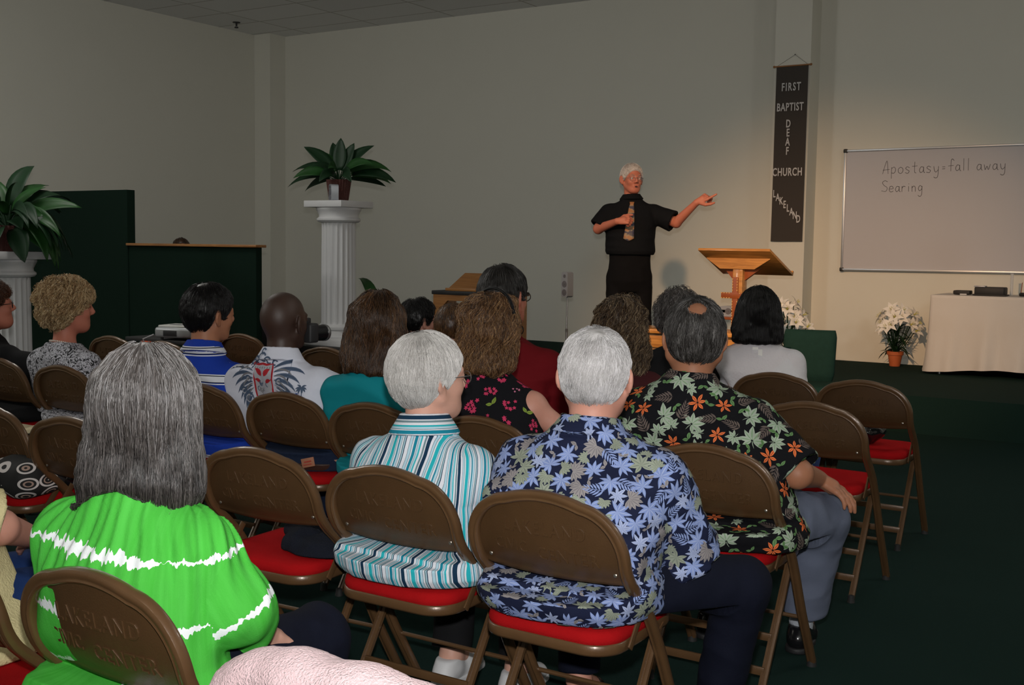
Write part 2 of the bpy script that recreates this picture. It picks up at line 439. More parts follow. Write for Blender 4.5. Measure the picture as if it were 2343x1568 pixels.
# ------------------------------------------------------------------ things on and before the stage
m_white = mat('white_plaster', (.62, .62, .63), .55, bump=.1, bscale=90)
m_cloth = mat('white_tablecloth', (.66, .63, .60), .85, bump=.12, bscale=300)
m_pine = mat('orange_pine', (.56, .25, .055), .32, bump=.03, bscale=20, var=.12, vscale=3, coat=.3)
m_cherry = mat('red_stained_wood', (.30, .075, .018), .4, var=.2, vscale=12)
m_tan = mat('light_tan_inlay', (.66, .40, .13), .45)
m_black = mat('matt_black', (.012, .012, .013), .6)
m_blackg = mat('gloss_black', (.008, .008, .009), .18)
m_silver = mat('silver_plastic', (.42, .44, .48), .35, metal=.35)
m_grille = mat('speaker_grille', (.16, .16, .18), .7, bump=.5, bscale=900)
m_steel = mat('brushed_steel', (.45, .45, .46), .3, metal=.9)
m_leaf = mat('glossy_green_leaf', (.016, .070, .014), .45, spec=.35, var=.5, vscale=9)
m_leafd = mat('dark_green_leaf', (.007, .030, .010), .5, spec=.3, var=.4, vscale=9)
m_terra = mat('terracotta', (.50, .12, .035), .7, var=.12, vscale=20)
m_petal = mat('white_lily_petal', (.86, .84, .80), .6)
m_stamen = mat('yellow_green_throat', (.55, .52, .10), .6)

def wood_grain(m, scale=(1, 14, 14), dark=(.36, .15, .035), light=(.60, .28, .07)):
    N, L, b = nodes_of(m)
    tc = N.new('ShaderNodeTexCoord'); mp = N.new('ShaderNodeMapping'); mp.inputs['Scale'].default_value = scale
    n = N.new('ShaderNodeTexNoise'); n.inputs['Scale'].default_value = 3; n.inputs['Detail'].default_value = 6; n.inputs['Distortion'].default_value = 1.2
    r = N.new('ShaderNodeValToRGB'); r.color_ramp.elements[0].color = (*dark, 1); r.color_ramp.elements[0].position = .3
    r.color_ramp.elements[1].color = (*light, 1); r.color_ramp.elements[1].position = .65
    L.new(tc.outputs['Object'], mp.inputs[0]); L.new(mp.outputs[0], n.inputs['Vector']); L.new(n.outputs['Fac'], r.inputs[0]); L.new(r.outputs[0], b.inputs['Base Color'])
wood_grain(m_pine); wood_grain(m_oak, (1, 10, 10), (.22, .085, .022), (.36, .16, .045))

# --- fluted pedestal columns
def column(loc, h, label, rot=0.0):
    g = empty('pedestal', loc, rot, label, 'pedestal', 'white fluted pedestal columns')
    R = .165
    mb = MB(); mb.box((0, 0, .035), (.44, .44, .07), bev=.006); mb.build('base_plinth', m_white, g)
    mb = MB(); mb.lathe([(.210, .07), (.215, .085), (.21, .10), (.19, .115), (.182, .14), (.195, .155), (.195, .175), (.18, .19), (.172, .20)], n=48); mb.build('base_moulding', m_white, g)
    nf = 20
    def flute(r, z, a):
        k = abs(math.cos(a * nf / 2)); e = min(1, (z - .20) / .02, (h - .20 - z) / .02); return r - .013 * max(0, e) * (1 - k ** 2) ** .6 if e > 0 else r
    mb = MB(); mb.lathe([(R, .20), (R, .205), (R, .225), (R * .99, .5), (R * .97, h - .23), (R * .97, h - .205), (R * .97, h - .20)], n=240, rfun=flute); mb.build('fluted_shaft', m_white, g, smooth=50)
    mb = MB(); mb.lathe([(.165, h - .20), (.19, h - .195), (.205, h - .18), (.205, h - .165), (.185, h - .15), (.185, h - .13), (.20, h - .10), (.212, h - .08), (.212, h - .06)], n=48); mb.build('capital', m_white, g)
    mb = MB(); mb.box((0, 0, h - .030), (.46, .46, .06), bev=.005); mb.build('top_slab', m_white, g)
    return g
CZ = .49
Pc0 = at(775, 468, 10.7)
mb = MB(); mb.box((Pc0[0], Pc0[1], STZ + .095), (.62, .62, .19), bev=.004)
tag(mb.build('riser_box', m_black), 'low black riser box under the white column, mostly hidden by heads', 'riser')
tz = 1.42 + 103 * 10.7 / 2600
Pc = at(775, 468, 10.7)
column((Pc[0], Pc[1], CZ), tz - CZ, 'white fluted column with a leafy plant standing against the back wall')
Pl = at(18, 574, 8.9)
column((Pl[0], Pl[1], 0), 1.345, 'white fluted column cut by the left edge, in front of the green partition')

# --- big leafy plants
def leaf_blade(mb, base, direc, up, length, width, droop, mi=0, curl=.25, n=9):
    base = Vector(base); d = Vector(direc).normalized(); up = Vector(up).normalized(); side = d.cross(up).normalized()
    rows = []; p = base.copy(); cur = d.copy()
    for i in range(n + 1):
        t = i / n
        wd = width * (math.sin(math.pi * min(1, t * .93 + .07)) ** .75) * (1 - .25 * t) * (0 if i == n else 1)
        cup = up * wd * curl
        nrm = side.cross(cur).normalized()
        rows.append([mb.bm.verts.new(p - side * wd + nrm * wd * curl), mb.bm.verts.new(p - side * wd * .5 + nrm * wd * curl * .35), mb.bm.verts.new(p), mb.bm.verts.new(p + side * wd * .5 + nrm * wd * curl * .35), mb.bm.verts.new(p + side * wd + nrm * wd * curl)])
        cur = (cur + Vector((0, 0, -1)) * droop / n).normalized(); p = p + cur * length / n
    for i in range(n):
        for k in range(4):
            f = mb.bm.faces.new((rows[i][k], rows[i][k + 1], rows[i + 1][k + 1], rows[i + 1][k])); f.material_index = mi
def solidify(o, t=.0012):
    md = o.modifiers.new('thickness', 'SOLIDIFY'); md.thickness = t; return o

m_basket = mat('dark_red_wicker', (.075, .018, .012), .6, bump=.9, bscale=120)
def basket(g, r0, r1, h, z0=0):
    def rib(r, z, a): return r + .004 * math.cos(a * 26)
    mb = MB(); mb.lathe([(r0, z0), (r0 + .002, z0 + .01), (r1, z0 + h), (r1 - .012, z0 + h), (r1 - .014, z0 + h - .03)], n=104, rfun=rib); mb.build('basket_pot', m_basket, g)
def plant(name, loc, label, leaves, pot=(.085, .115, .20), mats_=(0, 1)):
    g = empty(name, loc, 0, label, 'plant')
    basket(g, *pot)
    mb = MB(); mb.cone((0, 0, pot[2] - .03), (0, 0, pot[2] - .02), pot[1] - .02, pot[1] - .02, 24); mb.build('soil', m_black, g)
    mb = MB(); st = MB()
    for (az, el, ln, wd, dr, k) in leaves:
        a = math.radians(az); e = math.radians(el); d = Vector((math.cos(a) * math.cos(e), math.sin(a) * math.cos(e), math.sin(e)))
        b0 = Vector((0, 0, pot[2] - .02)); b1 = b0 + d * ln * .28 + Vector((0, 0, ln * .05))
        st.tube([b0, (b0 + b1) / 2 + Vector((0, 0, .01)), b1], .005, 6)
        upv = Vector((-math.cos(a) * math.sin(e), -math.sin(a) * math.sin(e), math.cos(e))) + Vector((rnd.uniform(.2, .9), rnd.uniform(-1.3, -.5), 0))
        leaf_blade(mb, b1, d, upv, ln * .85, wd * 1.45, dr, mi=k)
    o = mb.build('leaves', [m_leaf, m_leafd], g, smooth=60); solidify(o)
    st.build('stems', m_leafd, g)
    return g
rnd = random.Random(3)
# leaf azimuths are in the room: 32 deg = straight across the picture to the right
Lv = []
for az, el, ln, wd, dr in ((205, 34, .44, .060, 1.1), (212, 12, .46, .055, .9), (216, 55, .40, .055, .7), (228, 26, .40, .055, 1.1), (190, 4, .34, .05, .9), (200, 62, .32, .05, .7),
                           (120, 80, .36, .05, .1), (150, 68, .36, .045, .4), (40, 58, .42, .060, .8), (30, 36, .48, .065, 1.2), (20, 18, .52, .060, .9), (45, 20, .46, .055, 1.0),
                           (5, 46, .40, .055, 1.3), (60, 70, .34, .05, .3), (300, 45, .34, .05, 1.4), (270, 30, .30, .05, 1.6), (330, 28, .36, .05, 1.5), (240, 50, .30, .05, 1.4), (35, 5, .40, .05, .5)):
    Lv.append((az + rnd.uniform(-6, 6), el, ln, wd, dr, rnd.choice((0, 1, 1))))
plant('leafy_plant', (Pc[0], Pc[1], tz), 'broad-leaved green plant in a wicker pot on top of the white column', Lv)
Lv = []
for i in range(44):
    az = rnd.uniform(0, 360); el = rnd.uniform(-15, 75); Lv.append((az, el, rnd.uniform(.36, .60), rnd.uniform(.05, .07), rnd.uniform(.8, 2.2), rnd.choice((0, 1, 1))))
for az in (20, 28, 36, 45, 10): Lv.append((az, rnd.uniform(-5, 25), .52, .055, 2.6, 0)); Lv.append((az, 30, .56, .055, 2.8, 1))
plant('leafy_plant', (Pl[0], Pl[1], 1.345), 'large trailing green plant on the column at the left edge', Lv, pot=(.10, .13, .20))
# a lower plant by the column, of which one leaf rises over the brown hair
Pq = at(872, 700, 10.6)
Lv = [(150, 66, .80, .042, 1.5, 0), (120, 40, .40, .05, 1.2, 1), (30, 40, .36, .05, 1.3, 1), (300, 40, .36, .05, 1.3, 0), (230, 45, .34, .05, 1.2, 1), (70, 55, .36, .05, 1.0, 1)]
plant('leafy_plant', (Pq[0], Pq[1], STZ), 'green potted plant on the stage showing one bent leaf above the brown hair', Lv, pot=(.09, .13, .24))

# --- small speakers
def speaker_box(mb, cx, cy, cz, w_, h_, d_, vertical=True):
    o = []
    r = w_ * .35
    for (sx, sz, a0) in ((1, 1, 0), (-1, 1, 90), (-1, -1, 180), (1, -1, 270)):
        for k in range(6):
            a = math.radians(a0 + 90 * k / 5); o.append((cx + sx * (w_ / 2 - r) + r * math.cos(a), cz + sz * (h_ / 2 - r * .6) + r * .6 * math.sin(a)))
    mb.prism(o, cy - d_ / 2, cy + d_ / 2, axis='y')
def small_speaker(name, loc, rz, label, w_=.085, h_=.24, horiz=False, group='silver satellite speakers', hang=0.0):
    g = empty(name, loc, rz, label, 'speaker', group)
    if horiz: W2, H2 = h_, w_
    else: W2, H2 = w_, h_
    mb = MB(); speaker_box(mb, 0, 0, H2 / 2, W2, H2, .07); mb.build('cabinet', m_silver, g, smooth=40)
    for k, rr in ((-.31, .030), (.02, .030), (.33, .016)):
        kk = k * h_ * (1 if not horiz else -1)
        c = (0, -.036, H2 / 2 + kk) if not horiz else (kk, -.036, H2 / 2)
        mb = MB(); mb.cone((c[0], c[1] + .003, c[2]), (c[0], c[1] - .003, c[2]), rr, rr, 24); mb.cone((c[0], c[1] - .001, c[2]), (c[0], c[1] - .006, c[2]), rr * .35, rr * .3, 16)
        mb.build('driver_grille', m_grille, g)
    return g
Ps = at(1298, 652, 10.5)
sp = small_speaker('speaker', (Ps[0], Ps[1], Ps[2] - .115), math.radians(-20), 'slim silver speaker on a thin pole, standing between the red shirt and the preacher', .088, .235)
mb = MB(); zf = STZ; px_, py_ = Ps[0], Ps[1] + .02
g = empty('speaker_stand', (px_ - .01, py_, STZ), 0, 'thin grey pole stand carrying the slim silver speaker', 'stand')
zt = Ps[2] - .115 - STZ
mb = MB(); mb.cone((0, 0, .02), (0, 0, zt * .55), .010, .010, 12); mb.build('pole', m_steel, g)
mb = MB(); mb.cone((0, 0, zt * .55), (0, 0, zt), .006, .006, 12); mb.cone((0, 0, zt * .53), (0, 0, zt * .57), .013, .013, 12); mb.build('upper_pole', m_steel, g)
mb = MB(); mb.cone((0, 0, 0), (0, 0, .02), .13, .12, 32); mb.build('base_disc', m_black, g)
# tiny speaker beside the plant's pot
small_speaker('speaker', (Pc[0] + .07, Pc[1] - .15, tz), math.radians(-28), 'tiny silver speaker standing by the wicker pot on the column', .07, .15)

# --- wooden lectern stand with black cloth (left of centre)
Pa = at(988, 668, 10.3); 
g = empty('lectern', (Pa[0] + .38, Pa[1] + .22, STZ), math.radians(0), 'small wooden lectern with a black top cloth and a sloping board, behind the seats', 'lectern')
hz = Pa[2] - STZ
mb = MB(); mb.prism([(-.40, 0), (-.31, 0), (-.31, hz - .20), (-.29, hz - .12), (-.24, hz - .075), (.24, hz - .075), (.29, hz - .12), (.31, hz - .20), (.31, 0), (.40, 0), (.40, hz - .02), (-.40, hz - .02)], -.17, -.145, axis='y')
mb.build('front_frame', m_oak, g, smooth=0)
for s_ in (-1, 1):
    mb = MB(); mb.box((s_ * .388, .01, (hz - .02) / 2), (.022, .31, hz - .02), bev=.002); mb.build('side_panel', m_oak, g)
mb = MB(); mb.box((0, 0, hz - .005), (.83, .36, .035), bev=.006); mb.build('black_cloth', m_black, g)
mb = MB(); mb.prism([(-.14, hz + .013), (.16, hz + .013), (.16, hz + .17)], -.28, .36, axis='x')
mb.build('sloping_board', m_oak, g, smooth=0)
mb = MB(); mb.box((.04, -.142, hz + .026), (.64, .02, .026), bev=.003); mb.build('book_ledge', m_oak, g)

# --- pulpit: sloping desk on a post with a cross
Pp = at(1671, 640, 9.5)
g = empty('pulpit', (Pp[0], Pp[1] + .06, STZ), math.radians(-6), 'orange pine pulpit with sloping desk and a dark red cross on its post', 'pulpit')
top = 1.415 - STZ
# desk board, sloping down towards the preacher (away from the seats): we see its underside and front edge
TL = Matrix.Rotation(math.radians(-24), 3, 'X')
mb = MB(); mb.box((.04, .14, top - .075), (.66, .50, .022), rot=TL, bev=.003); mb.build('desk_board', m_pine, g)
mb = MB(); mb.prism([(-.28, top - .05), (-.15, top - .135), (.17, top - .135), (.31, top - .05), (.31, top - .02), (-.28, top - .02)], .045, .067, axis='y'); mb.build('front_apron', m_pine, g, smooth=0)
mb = MB(); mb.box((.04, .365, top - .165), (.66, .02, .04), rot=TL, bev=.003); mb.build('book_stop', m_pine, g)
mb = MB(); mb.prism([(-.05, top - .23), (.06, top - .23), (.20, top - .13), (-.14, top - .13)], .10, .13, axis='y'); mb.build('bracket', m_cherry, g, smooth=0)
mb = MB(); mb.box((.012, .10, (top - .12) / 2), (.09, .09, top - .12), bev=.004); mb.build('post', m_pine, g)
mb = MB(); mb.box((0, .047, .60), (.052, .018, .62), bev=.002); mb.box((0, .044, .755), (.255, .018, .050), bev=.002)
cr = mb.build('cross', m_cherry, g)
mb = MB()
for k in range(26):
    z = .30 + k * .0238
    if abs(z - .755) > .03:
        for s_ in (-1, 1): mb.box((s_ * .0215, .037, z), (.007, .004, .011))
for k in range(11):
    x = -.122 + k * .0244
    for s_ in (-1, 1):
        if abs(x) > .03: mb.box((x, .034, .755 + s_ * .0205), (.011, .004, .007))
mb.build('tan_inlay', m_tan, cr, smooth=0)
mb = MB(); mb.box((.01, .12, .02), (.42, .42, .04), bev=.005); mb.build('foot', m_pine, g)

# --- centre speaker lying on a dark wood shelf behind the pulpit
Pz = at(1672, 724, 10.9)
g = empty('shelf_stand', (Pz[0], Pz[1], STZ), 0, 'low dark wooden shelf stand behind the pulpit carrying the silver speaker', 'shelf')
hs = Pz[2] - STZ
mb = MB(); mb.box((0, 0, hs - .0125), (.62, .30, .025), bev=.003); mb.build('top_board', m_cherry, g)
mb = MB(); mb.box((0, 0, hs - .15), (.58, .28, .025), bev=.003); mb.build('lower_board', m_cherry, g)
for s_ in (-1, 1):
    mb = MB(); mb.box((s_ * .28, 0, (hs - .025) / 2), (.025, .28, hs - .025), bev=.002); mb.build('side_panel', m_cherry, g)
small_speaker('speaker', (Pz[0], Pz[1] - .02, Pz[2]), 0, 'silver centre speaker lying on its side behind the pulpit post', .10, .30, horiz=True)

# --- communion table of pine before the stage
Pt0 = at(1482, 748, 9.0); Pt1 = at(1702, 757, 8.75)
cx = (Pt0[0] + Pt1[0]) / 2; g = empty('communion_table', (-3.40, 8.02, 0), math.radians(0), 'long orange pine table in front of the stage, half hidden by heads', 'table')
mb = MB(); mb.box((0, 0, .815), (1.12, .42, .03), bev=.004); mb.build('table_top', m_pine, g)
mb = MB(); mb.box((0, -.16, .745), (.98, .025, .11), bev=.003); mb.build('front_apron', m_pine, g)
mb = MB(); mb.box((0, -.14, .38), (.94, .022, .62), bev=.003); mb.build('front_panel', m_pine, g)
for sx in (-1, 1):
    for sy in (-1, 1):
        mb = MB(); mb.box((sx * .50, sy * .15, .40), (.07, .07, .80), bev=.005); mb.build('leg', m_pine, g)

# --- lilies in terracotta pots
def lily(mb, c, d, s, k):
    d = Vector(d).normalized(); u = d.orthogonal().normalized(); v = d.cross(u)
    ph = rnd.uniform(0, 6.28)
    for i in range(6):
        a = ph + i * math.pi / 3; rad = u * math.cos(a) + v * math.sin(a)
        n = 6; rows = []
        for j in range(n + 1):
            t = j / n
            p = Vector(c) + d * s * (.9 * t - .55 * t ** 3) + rad * s * (.12 + .15 * t + .85 * t ** 2)
            tg = rad.cross(d).normalized(); wd = s * .27 * math.sin(math.pi * min(1, .12 + .88 * t)) 
            rows.append([mb.bm.verts.new(p - tg * wd), mb.bm.verts.new(p - d * .02 * s), mb.bm.verts.new(p + tg * wd)])
        for j in range(n):
            for q in range(2):
                f = mb.bm.faces.new((rows[j][q], rows[j][q + 1], rows[j + 1][q + 1], rows[j + 1][q])); f.material_index = 0
    mb.sphere(Vector(c) + d * s * .15, s * .12, n=8, mi=1)
    for i in range(5):
        a = i * 1.256; q = Vector(c) + d * s * .75 + (u * math.cos(a) + v * math.sin(a)) * s * .18
        mb.tube([Vector(c) + d * s * .1, q], s * .02, 5, mi=1)
def lily_pot(loc, label, n=17, H=.42, seed=1):
    global rnd
    rnd = random.Random(seed)
    g = empty('potted_lily', loc, 0, label, 'plant', 'white lilies in terracotta pots')
    mb = MB(); mb.lathe([(.050, 0), (.052, .005), (.070, .115), (.080, .115), (.082, .150), (.074, .150), (.072, .125)], n=32); mb.build('terracotta_pot', m_terra, g)
    mb = MB(); mb.cone((0, 0, .12), (0, 0, .128), .07, .07, 24); mb.build('soil', m_black, g)
    st = MB(); lv = MB()
    for k in range(n):
        a = rnd.uniform(0, 6.283); r = .20 * math.sqrt(rnd.uniform(.05, 1)); z = .24 + (H - .14) * rnd.random() * (1 - (r / .26) ** 2) + .10
        c = Vector((r * math.cos(a), r * math.sin(a), z)); d = Vector((math.cos(a) * .8, math.sin(a) * .8 - .35, .35 + .4 * rnd.random()))
        fl_ = MB(); lily(fl_, c, d, .085, 0); o = fl_.build('flower', [m_petal, m_stamen], g, smooth=60)
        st.tube([(0, 0, .12), c * .5 + Vector((0, 0, .04)), c], .004, 5)
    for k in range(46):
        a = rnd.uniform(0, 6.283); e = rnd.uniform(-.1, 1.1)
        z = rnd.uniform(.14, .36)
        leaf_blade(lv, (math.cos(a) * .02, math.sin(a) * .02, z), (math.cos(a) * math.cos(e), math.sin(a) * math.cos(e), math.sin(e)), (0, 0, 1), rnd.uniform(.13, .22), .018, rnd.uniform(.6, 1.6), n=6)
    o = lv.build('leaves', m_leafd, g, smooth=60); st.build('stems', m_leafd, g)
    return g
Pf = onz(2047, 838, STZ)
lily_pot((Pf[0], Pf[1], STZ), 'white lilies in a terracotta pot on the stage below the whiteboard', 22)
Pg = at(1808, 800, 11.4)
lily_pot((Pg[0] - .02, Pg[1], STZ + .0), 'potted white lilies between the black bob and the green chair', 16, H=.46, seed=5)

# --- green upholstered chairs
m_uph = mat('bottle_green_upholstery', (.009, .034, .028), .85, spec=.15, bump=.3, bscale=350, var=.2, vscale=30)
def green_chair(loc, rz, label):
    g = empty('upholstered_chair', loc, rz, label, 'chair', 'green upholstered chairs by the stage')
    # local: front is -y (faces the seats)
    def slab(nm, w0, w1, z0, z1, y0, y1, th, n=14):
        V = []; Fc = []
        mbx = MB()
        fr = []
        for k in range(n + 1):
            t = k / n; e = math.sin(math.pi * t) ** .25 if 0 < t < 1 else 0
            wd = (w0 + (w1 - w0) * t) / 2; wd2 = wd - .02 * (1 - min(1, 6 * min(t, 1 - t) + .3))
            z = z0 + (z1 - z0) * t; y = y0 + (y1 - y0) * t + .03 * (t - .4) ** 2
            q = th / 2 * min(1, .5 + 5 * min(t, 1 - t))
            fr.append((Vector((0, y, z)), Vector((1, 0, 0)), Vector((0, 1, 0))))
            ring = []
            for i in range(28):
                a = 2 * math.pi * i / 28; ca, sa = math.cos(a), math.sin(a)
                ring.append(mbx.bm.verts.new((wd2 * abs(ca) ** .35 * (1 if ca > 0 else -1), y + q * abs(sa) ** .5 * (1 if sa > 0 else -1) - .015 * (1 - (ca * ca)) , z)))
            V.append(ring)
        for k in range(n):
            for i in range(28): mbx.bm.faces.new((V[k][i], V[k][(i + 1) % 28], V[k + 1][(i + 1) % 28], V[k + 1][i]))
        mbx.bm.faces.new(list(reversed(V[0]))); mbx.bm.faces.new(V[-1])
        return mbx.build(nm, m_uph, g, smooth=60)
    slab('backrest', .38, .40, .45, .835, .17, .22, .08)
    mb = MB(); mb.box((0, -.02, .40), (.42, .44, .10), bev=.035, seg=4); mb.build('seat', m_uph, g, smooth=60)
    mb = MB(); mb.box((0, -.02, .335), (.40, .40, .045), bev=.006); mb.build('seat_rail', m_pine, g)
    for sx in (-1, 1):
        for sy in (-.23, .21):
            mb = MB(); mb.box((sx * .17, sy * .8 - .005, .16), (.045, .045, .32), bev=.006); mb.build('leg', m_pine, g)
    return g
Pk = onz(1862, 878, .46)
green_chair((-2.69, 8.35, 0), math.radians(14), 'green upholstered chair right of the woman in the sheer blouse')
green_chair((-3.98, 7.62, 0), math.radians(14), 'green upholstered chair mostly hidden behind the curly light-brown hair')

# --- table with white cloth, at the right edge
g = empty('cloth_table', (-1.50, 11.50, STZ), 0, 'long table under a white cloth at the right edge of the stage', 'table')
x0, x1, y0, y1, tzp = -.93, 1.0, -.36, .36, .745
mb = MB(); mb.box((0.03, 0, tzp - .02), (1.86, .68, .03)); mb.build('table_top', m_oak, g)
for sx in (-.84, .9):
    for sy in (-.28, .28):
        mb = MB(); mb.cone((sx, sy, 0), (sx, sy, tzp - .035), .015, .015, 12); mb.build('leg', m_steel, g)
def cloth_verts():
    per = []
    n = 220
    cor = [(x0, y1), (x0, y0), (x1, y0), (x1, y1)]
    segs = [(cor[i], cor[(i + 1) % 4]) for i in range(4)]
    lens = [math.dist(a, b) for a, b in segs]; tot = sum(lens); V = []; Fc = []
    for i in range(n):
        s = tot * i / n; k = 0
        while s > lens[k]: s -= lens[k]; k += 1
        a, b = segs[k]; t = s / lens[k]; per.append((a[0] + (b[0] - a[0]) * t, a[1] + (b[1] - a[1]) * t, tot * i / n))
    rows = 24
    for (x, y, s) in per:   # rim on the top
        V.append((x * .985, y * .97, tzp + .004))
    for r in range(rows + 1):
        t = r / rows
        for (x, y, s) in per:
            nx, ny = (-1, 0) if abs(x - x0) < 1e-6 else (1, 0) if abs(x - x1) < 1e-6 else (0, -1) if abs(y - y0) < 1e-6 else (0, 1)
            amp = t ** 1.2 * .028
            f = math.sin(s * 17 + 1.3 * math.sin(s * 5.1)) * amp + math.sin(s * 41 + t * 2) * amp * .25
            flare = .03 + .05 * t * (1 if nx else .4)
            z = tzp + .002 - t * (tzp - .01 + .03 * math.sin(s * 3.3) - .03)
            V.append((x + nx * (flare * t + f + .006), y + ny * (flare * t * .6 + f + .006), max(.006, z)))
    n_ = len(per)
    for r in range(rows + 1):
        for i in range(n_): Fc.append((r * n_ + i, (r + 1) * n_ + i, (r + 1) * n_ + (i + 1) % n_, r * n_ + (i + 1) % n_))
    Fc.append(tuple(range(n_)))
    return V, Fc
V, Fc = cloth_verts()
cl = mesh_obj('tablecloth', V, Fc, m_cloth, None, smooth=True, loc=(-1.50, 11.50, STZ))
N, L, b = nodes_of(m_cloth)      # ironed fold creases
tag(cl, 'white tablecloth with ironed creases hanging to the stage floor', 'tablecloth')
TT = STZ + tzp + .006
# black case and small black thing on it
Pb = ony(2240, 665, 11.30)
def tz_at(px, y): return ony(px, 670, y)[0]
g = empty('equipment_case', (tz_at(2262, 11.36), 11.36, TT), 0, 'black bulky device case lying on the white tablecloth', 'case')
mb = MB(); mb.box((.02, 0, .042), (.26, .20, .075), bev=.012); mb.build('body', m_black, g)
mb = MB(); mb.box((.02, 0, .006), (.29, .22, .012), bev=.004); mb.build('base', m_black, g)
mb = MB(); mb.box((-.07, -.02, .084), (.10, .10, .012), bev=.004); mb.build('lid_pad', m_silver, g)
g = empty('flat_device', (tz_at(2203, 11.36), 11.36, TT), 0, 'flat black device lying left of the black case on the tablecloth', 'device')
mb = MB(); mb.box((.0, 0, .022), (.15, .14, .038), bev=.01); mb.build('body', m_black, g)
mb = MB(); mb.box((.02, -.075, .006), (.06, .02, .012), bev=.003); mb.build('white_label', m_white, g)
g = empty('small_radio', (tz_at(2341, 11.33), 11.33, TT), 0, 'small black device with a thin aerial at the right edge of the table', 'device')
mb = MB(); mb.box((.02, 0, .02), (.10, .08, .035), bev=.01); mb.build('body', m_blackg, g)
mb = MB(); mb.cone((-.018, 0, .03), (-.01, 0, .13), .0035, .003, 8); mb.build('aerial', m_cherry, g)
# steel prop tube between board and table
m_clear = mat('clear_plastic', (.85, .87, .9), .08, spec=.6)
m_clear.node_tree.nodes['Principled BSDF'].inputs['Transmission Weight'].default_value = .55
xx = tz_at(2314, 11.60); g = None
mb = MB(); mb.cone((xx, 11.60, TT), (xx, 11.60, TT + .205), .014, .014, 20)
tag(mb.build('clear_tube', m_clear), 'clear plastic tube standing upright on the tablecloth under the whiteboard', 'tube')

# --- whiteboard
m_wb = mat('whiteboard_surface', (.52, .51, .54), .28, spec=.5)
m_alu = mat('aluminium_trim', (.55, .57, .60), .35, metal=.7)
m_ink = mat('dry_marker_ink', (.13, .12, .13), .6)
A = ony(1936.6, 345, YB - .02); Bm = ony(1924.7, 615.5, YB - .02); Cc = ony(2343, 341.5, YB - .02); D = ony(2343, 629, YB - .02)
Hh = A[2] - Bm[2]; Wd = 2.44
g = empty('whiteboard', (A[0] + Wd / 2, YB - .028, (A[2] + Bm[2]) / 2), 0, 'large whiteboard in an aluminium frame on the right wall with faint handwriting', 'whiteboard')
rot = Matrix.Rotation(-.006, 3, 'Y')
g.rotation_euler = (0, -.004, 0)
mb = MB(); mb.box((0, .006, 0), (Wd, .020, Hh)); mb.build('writing_surface', m_wb, g, smooth=0)
for nm, c, s_ in (('frame_rail', (0, -.006, Hh / 2), (Wd, .03, .022)), ('frame_rail', (0, -.008, -Hh / 2), (Wd, .034, .022)), ('frame_stile', (-Wd / 2, -.006, 0), (.022, .03, Hh)), ('frame_stile', (Wd / 2, -.006, 0), (.022, .03, Hh))):
    mb = MB(); mb.box(c, s_, bev=.004); mb.build(nm, m_alu, g)
for sx in (-1, 1):
    for sz in (-1, 1):
        mb = MB(); mb.box((sx * Wd / 2, -.008, sz * Hh / 2), (.042, .036, .042), bev=.010); mb.build('corner_cap', m_dkmetal, g)
# handwriting as pen strokes
STRK = {
 'A': [[(0, 0), (.30, 1.0), (.42, 0)], [(.02, .28), (.52, .34)]],
 'p': [[(.05, .48), (.05, -.38)], [(.05, .40), (.25, .50), (.36, .28), (.25, .04), (.05, .06)]],
 'o': [[(.2, .48), (.04, .34), (.06, .08), (.24, 0), (.38, .16), (.36, .38), (.2, .48)]],
 's': [[(.34, .42), (.18, .50), (.06, .38), (.18, .26), (.33, .16), (.24, 0), (.04, .04)]],
 't': [[(.2, .85), (.2, .12), (.32, 0)], [(.02, .52), (.40, .54)]],
 'a': [[(.34, .42), (.16, .46), (.04, .22), (.14, .02), (.32, .16), (.34, .44), (.36, .10), (.44, .0)]],
 'y': [[(.04, .46), (.10, .14), (.22, .04), (.36, .20)], [(.38, .46), (.36, -.25), (.22, -.42), (.06, -.34)]],
 '=': [[(.02, .34), (.22, .35)], [(.02, .18), (.22, .19)]],
 'f': [[(.46, .82), (.34, .94), (.24, .80), (.24, 0)], [(.04, .40), (.42, .44)]],
 'l': [[(.08, .95), (.10, .02)]],
 'w': [[(.02, .42), (.10, .04), (.22, .30), (.34, .04), (.46, .44)]],
 'S': [[(.52, .86), (.30, .96), (.10, .80), (.24, .56), (.50, .36), (.40, .06), (.04, .10)]],
 'e': [[(.06, .26), (.36, .28), (.30, .46), (.12, .46), (.04, .20), (.16, 0), (.38, .06)]],
 'r': [[(.06, .46), (.06, 0)], [(.06, .30), (.18, .46), (.32, .42)]],
 'i': [[(.08, .44), (.09, .02)], [(.085, .64), (.09, .66)]],
 'n': [[(.05, .46), (.06, 0)], [(.06, .32), (.20, .46), (.32, .34), (.34, 0)]],
 'g': [[(.34, .40), (.16, .48), (.05, .24), (.16, .06), (.33, .20), (.35, .42), (.34, -.22), (.20, -.42), (.04, -.32)]],
}
mb = MB()
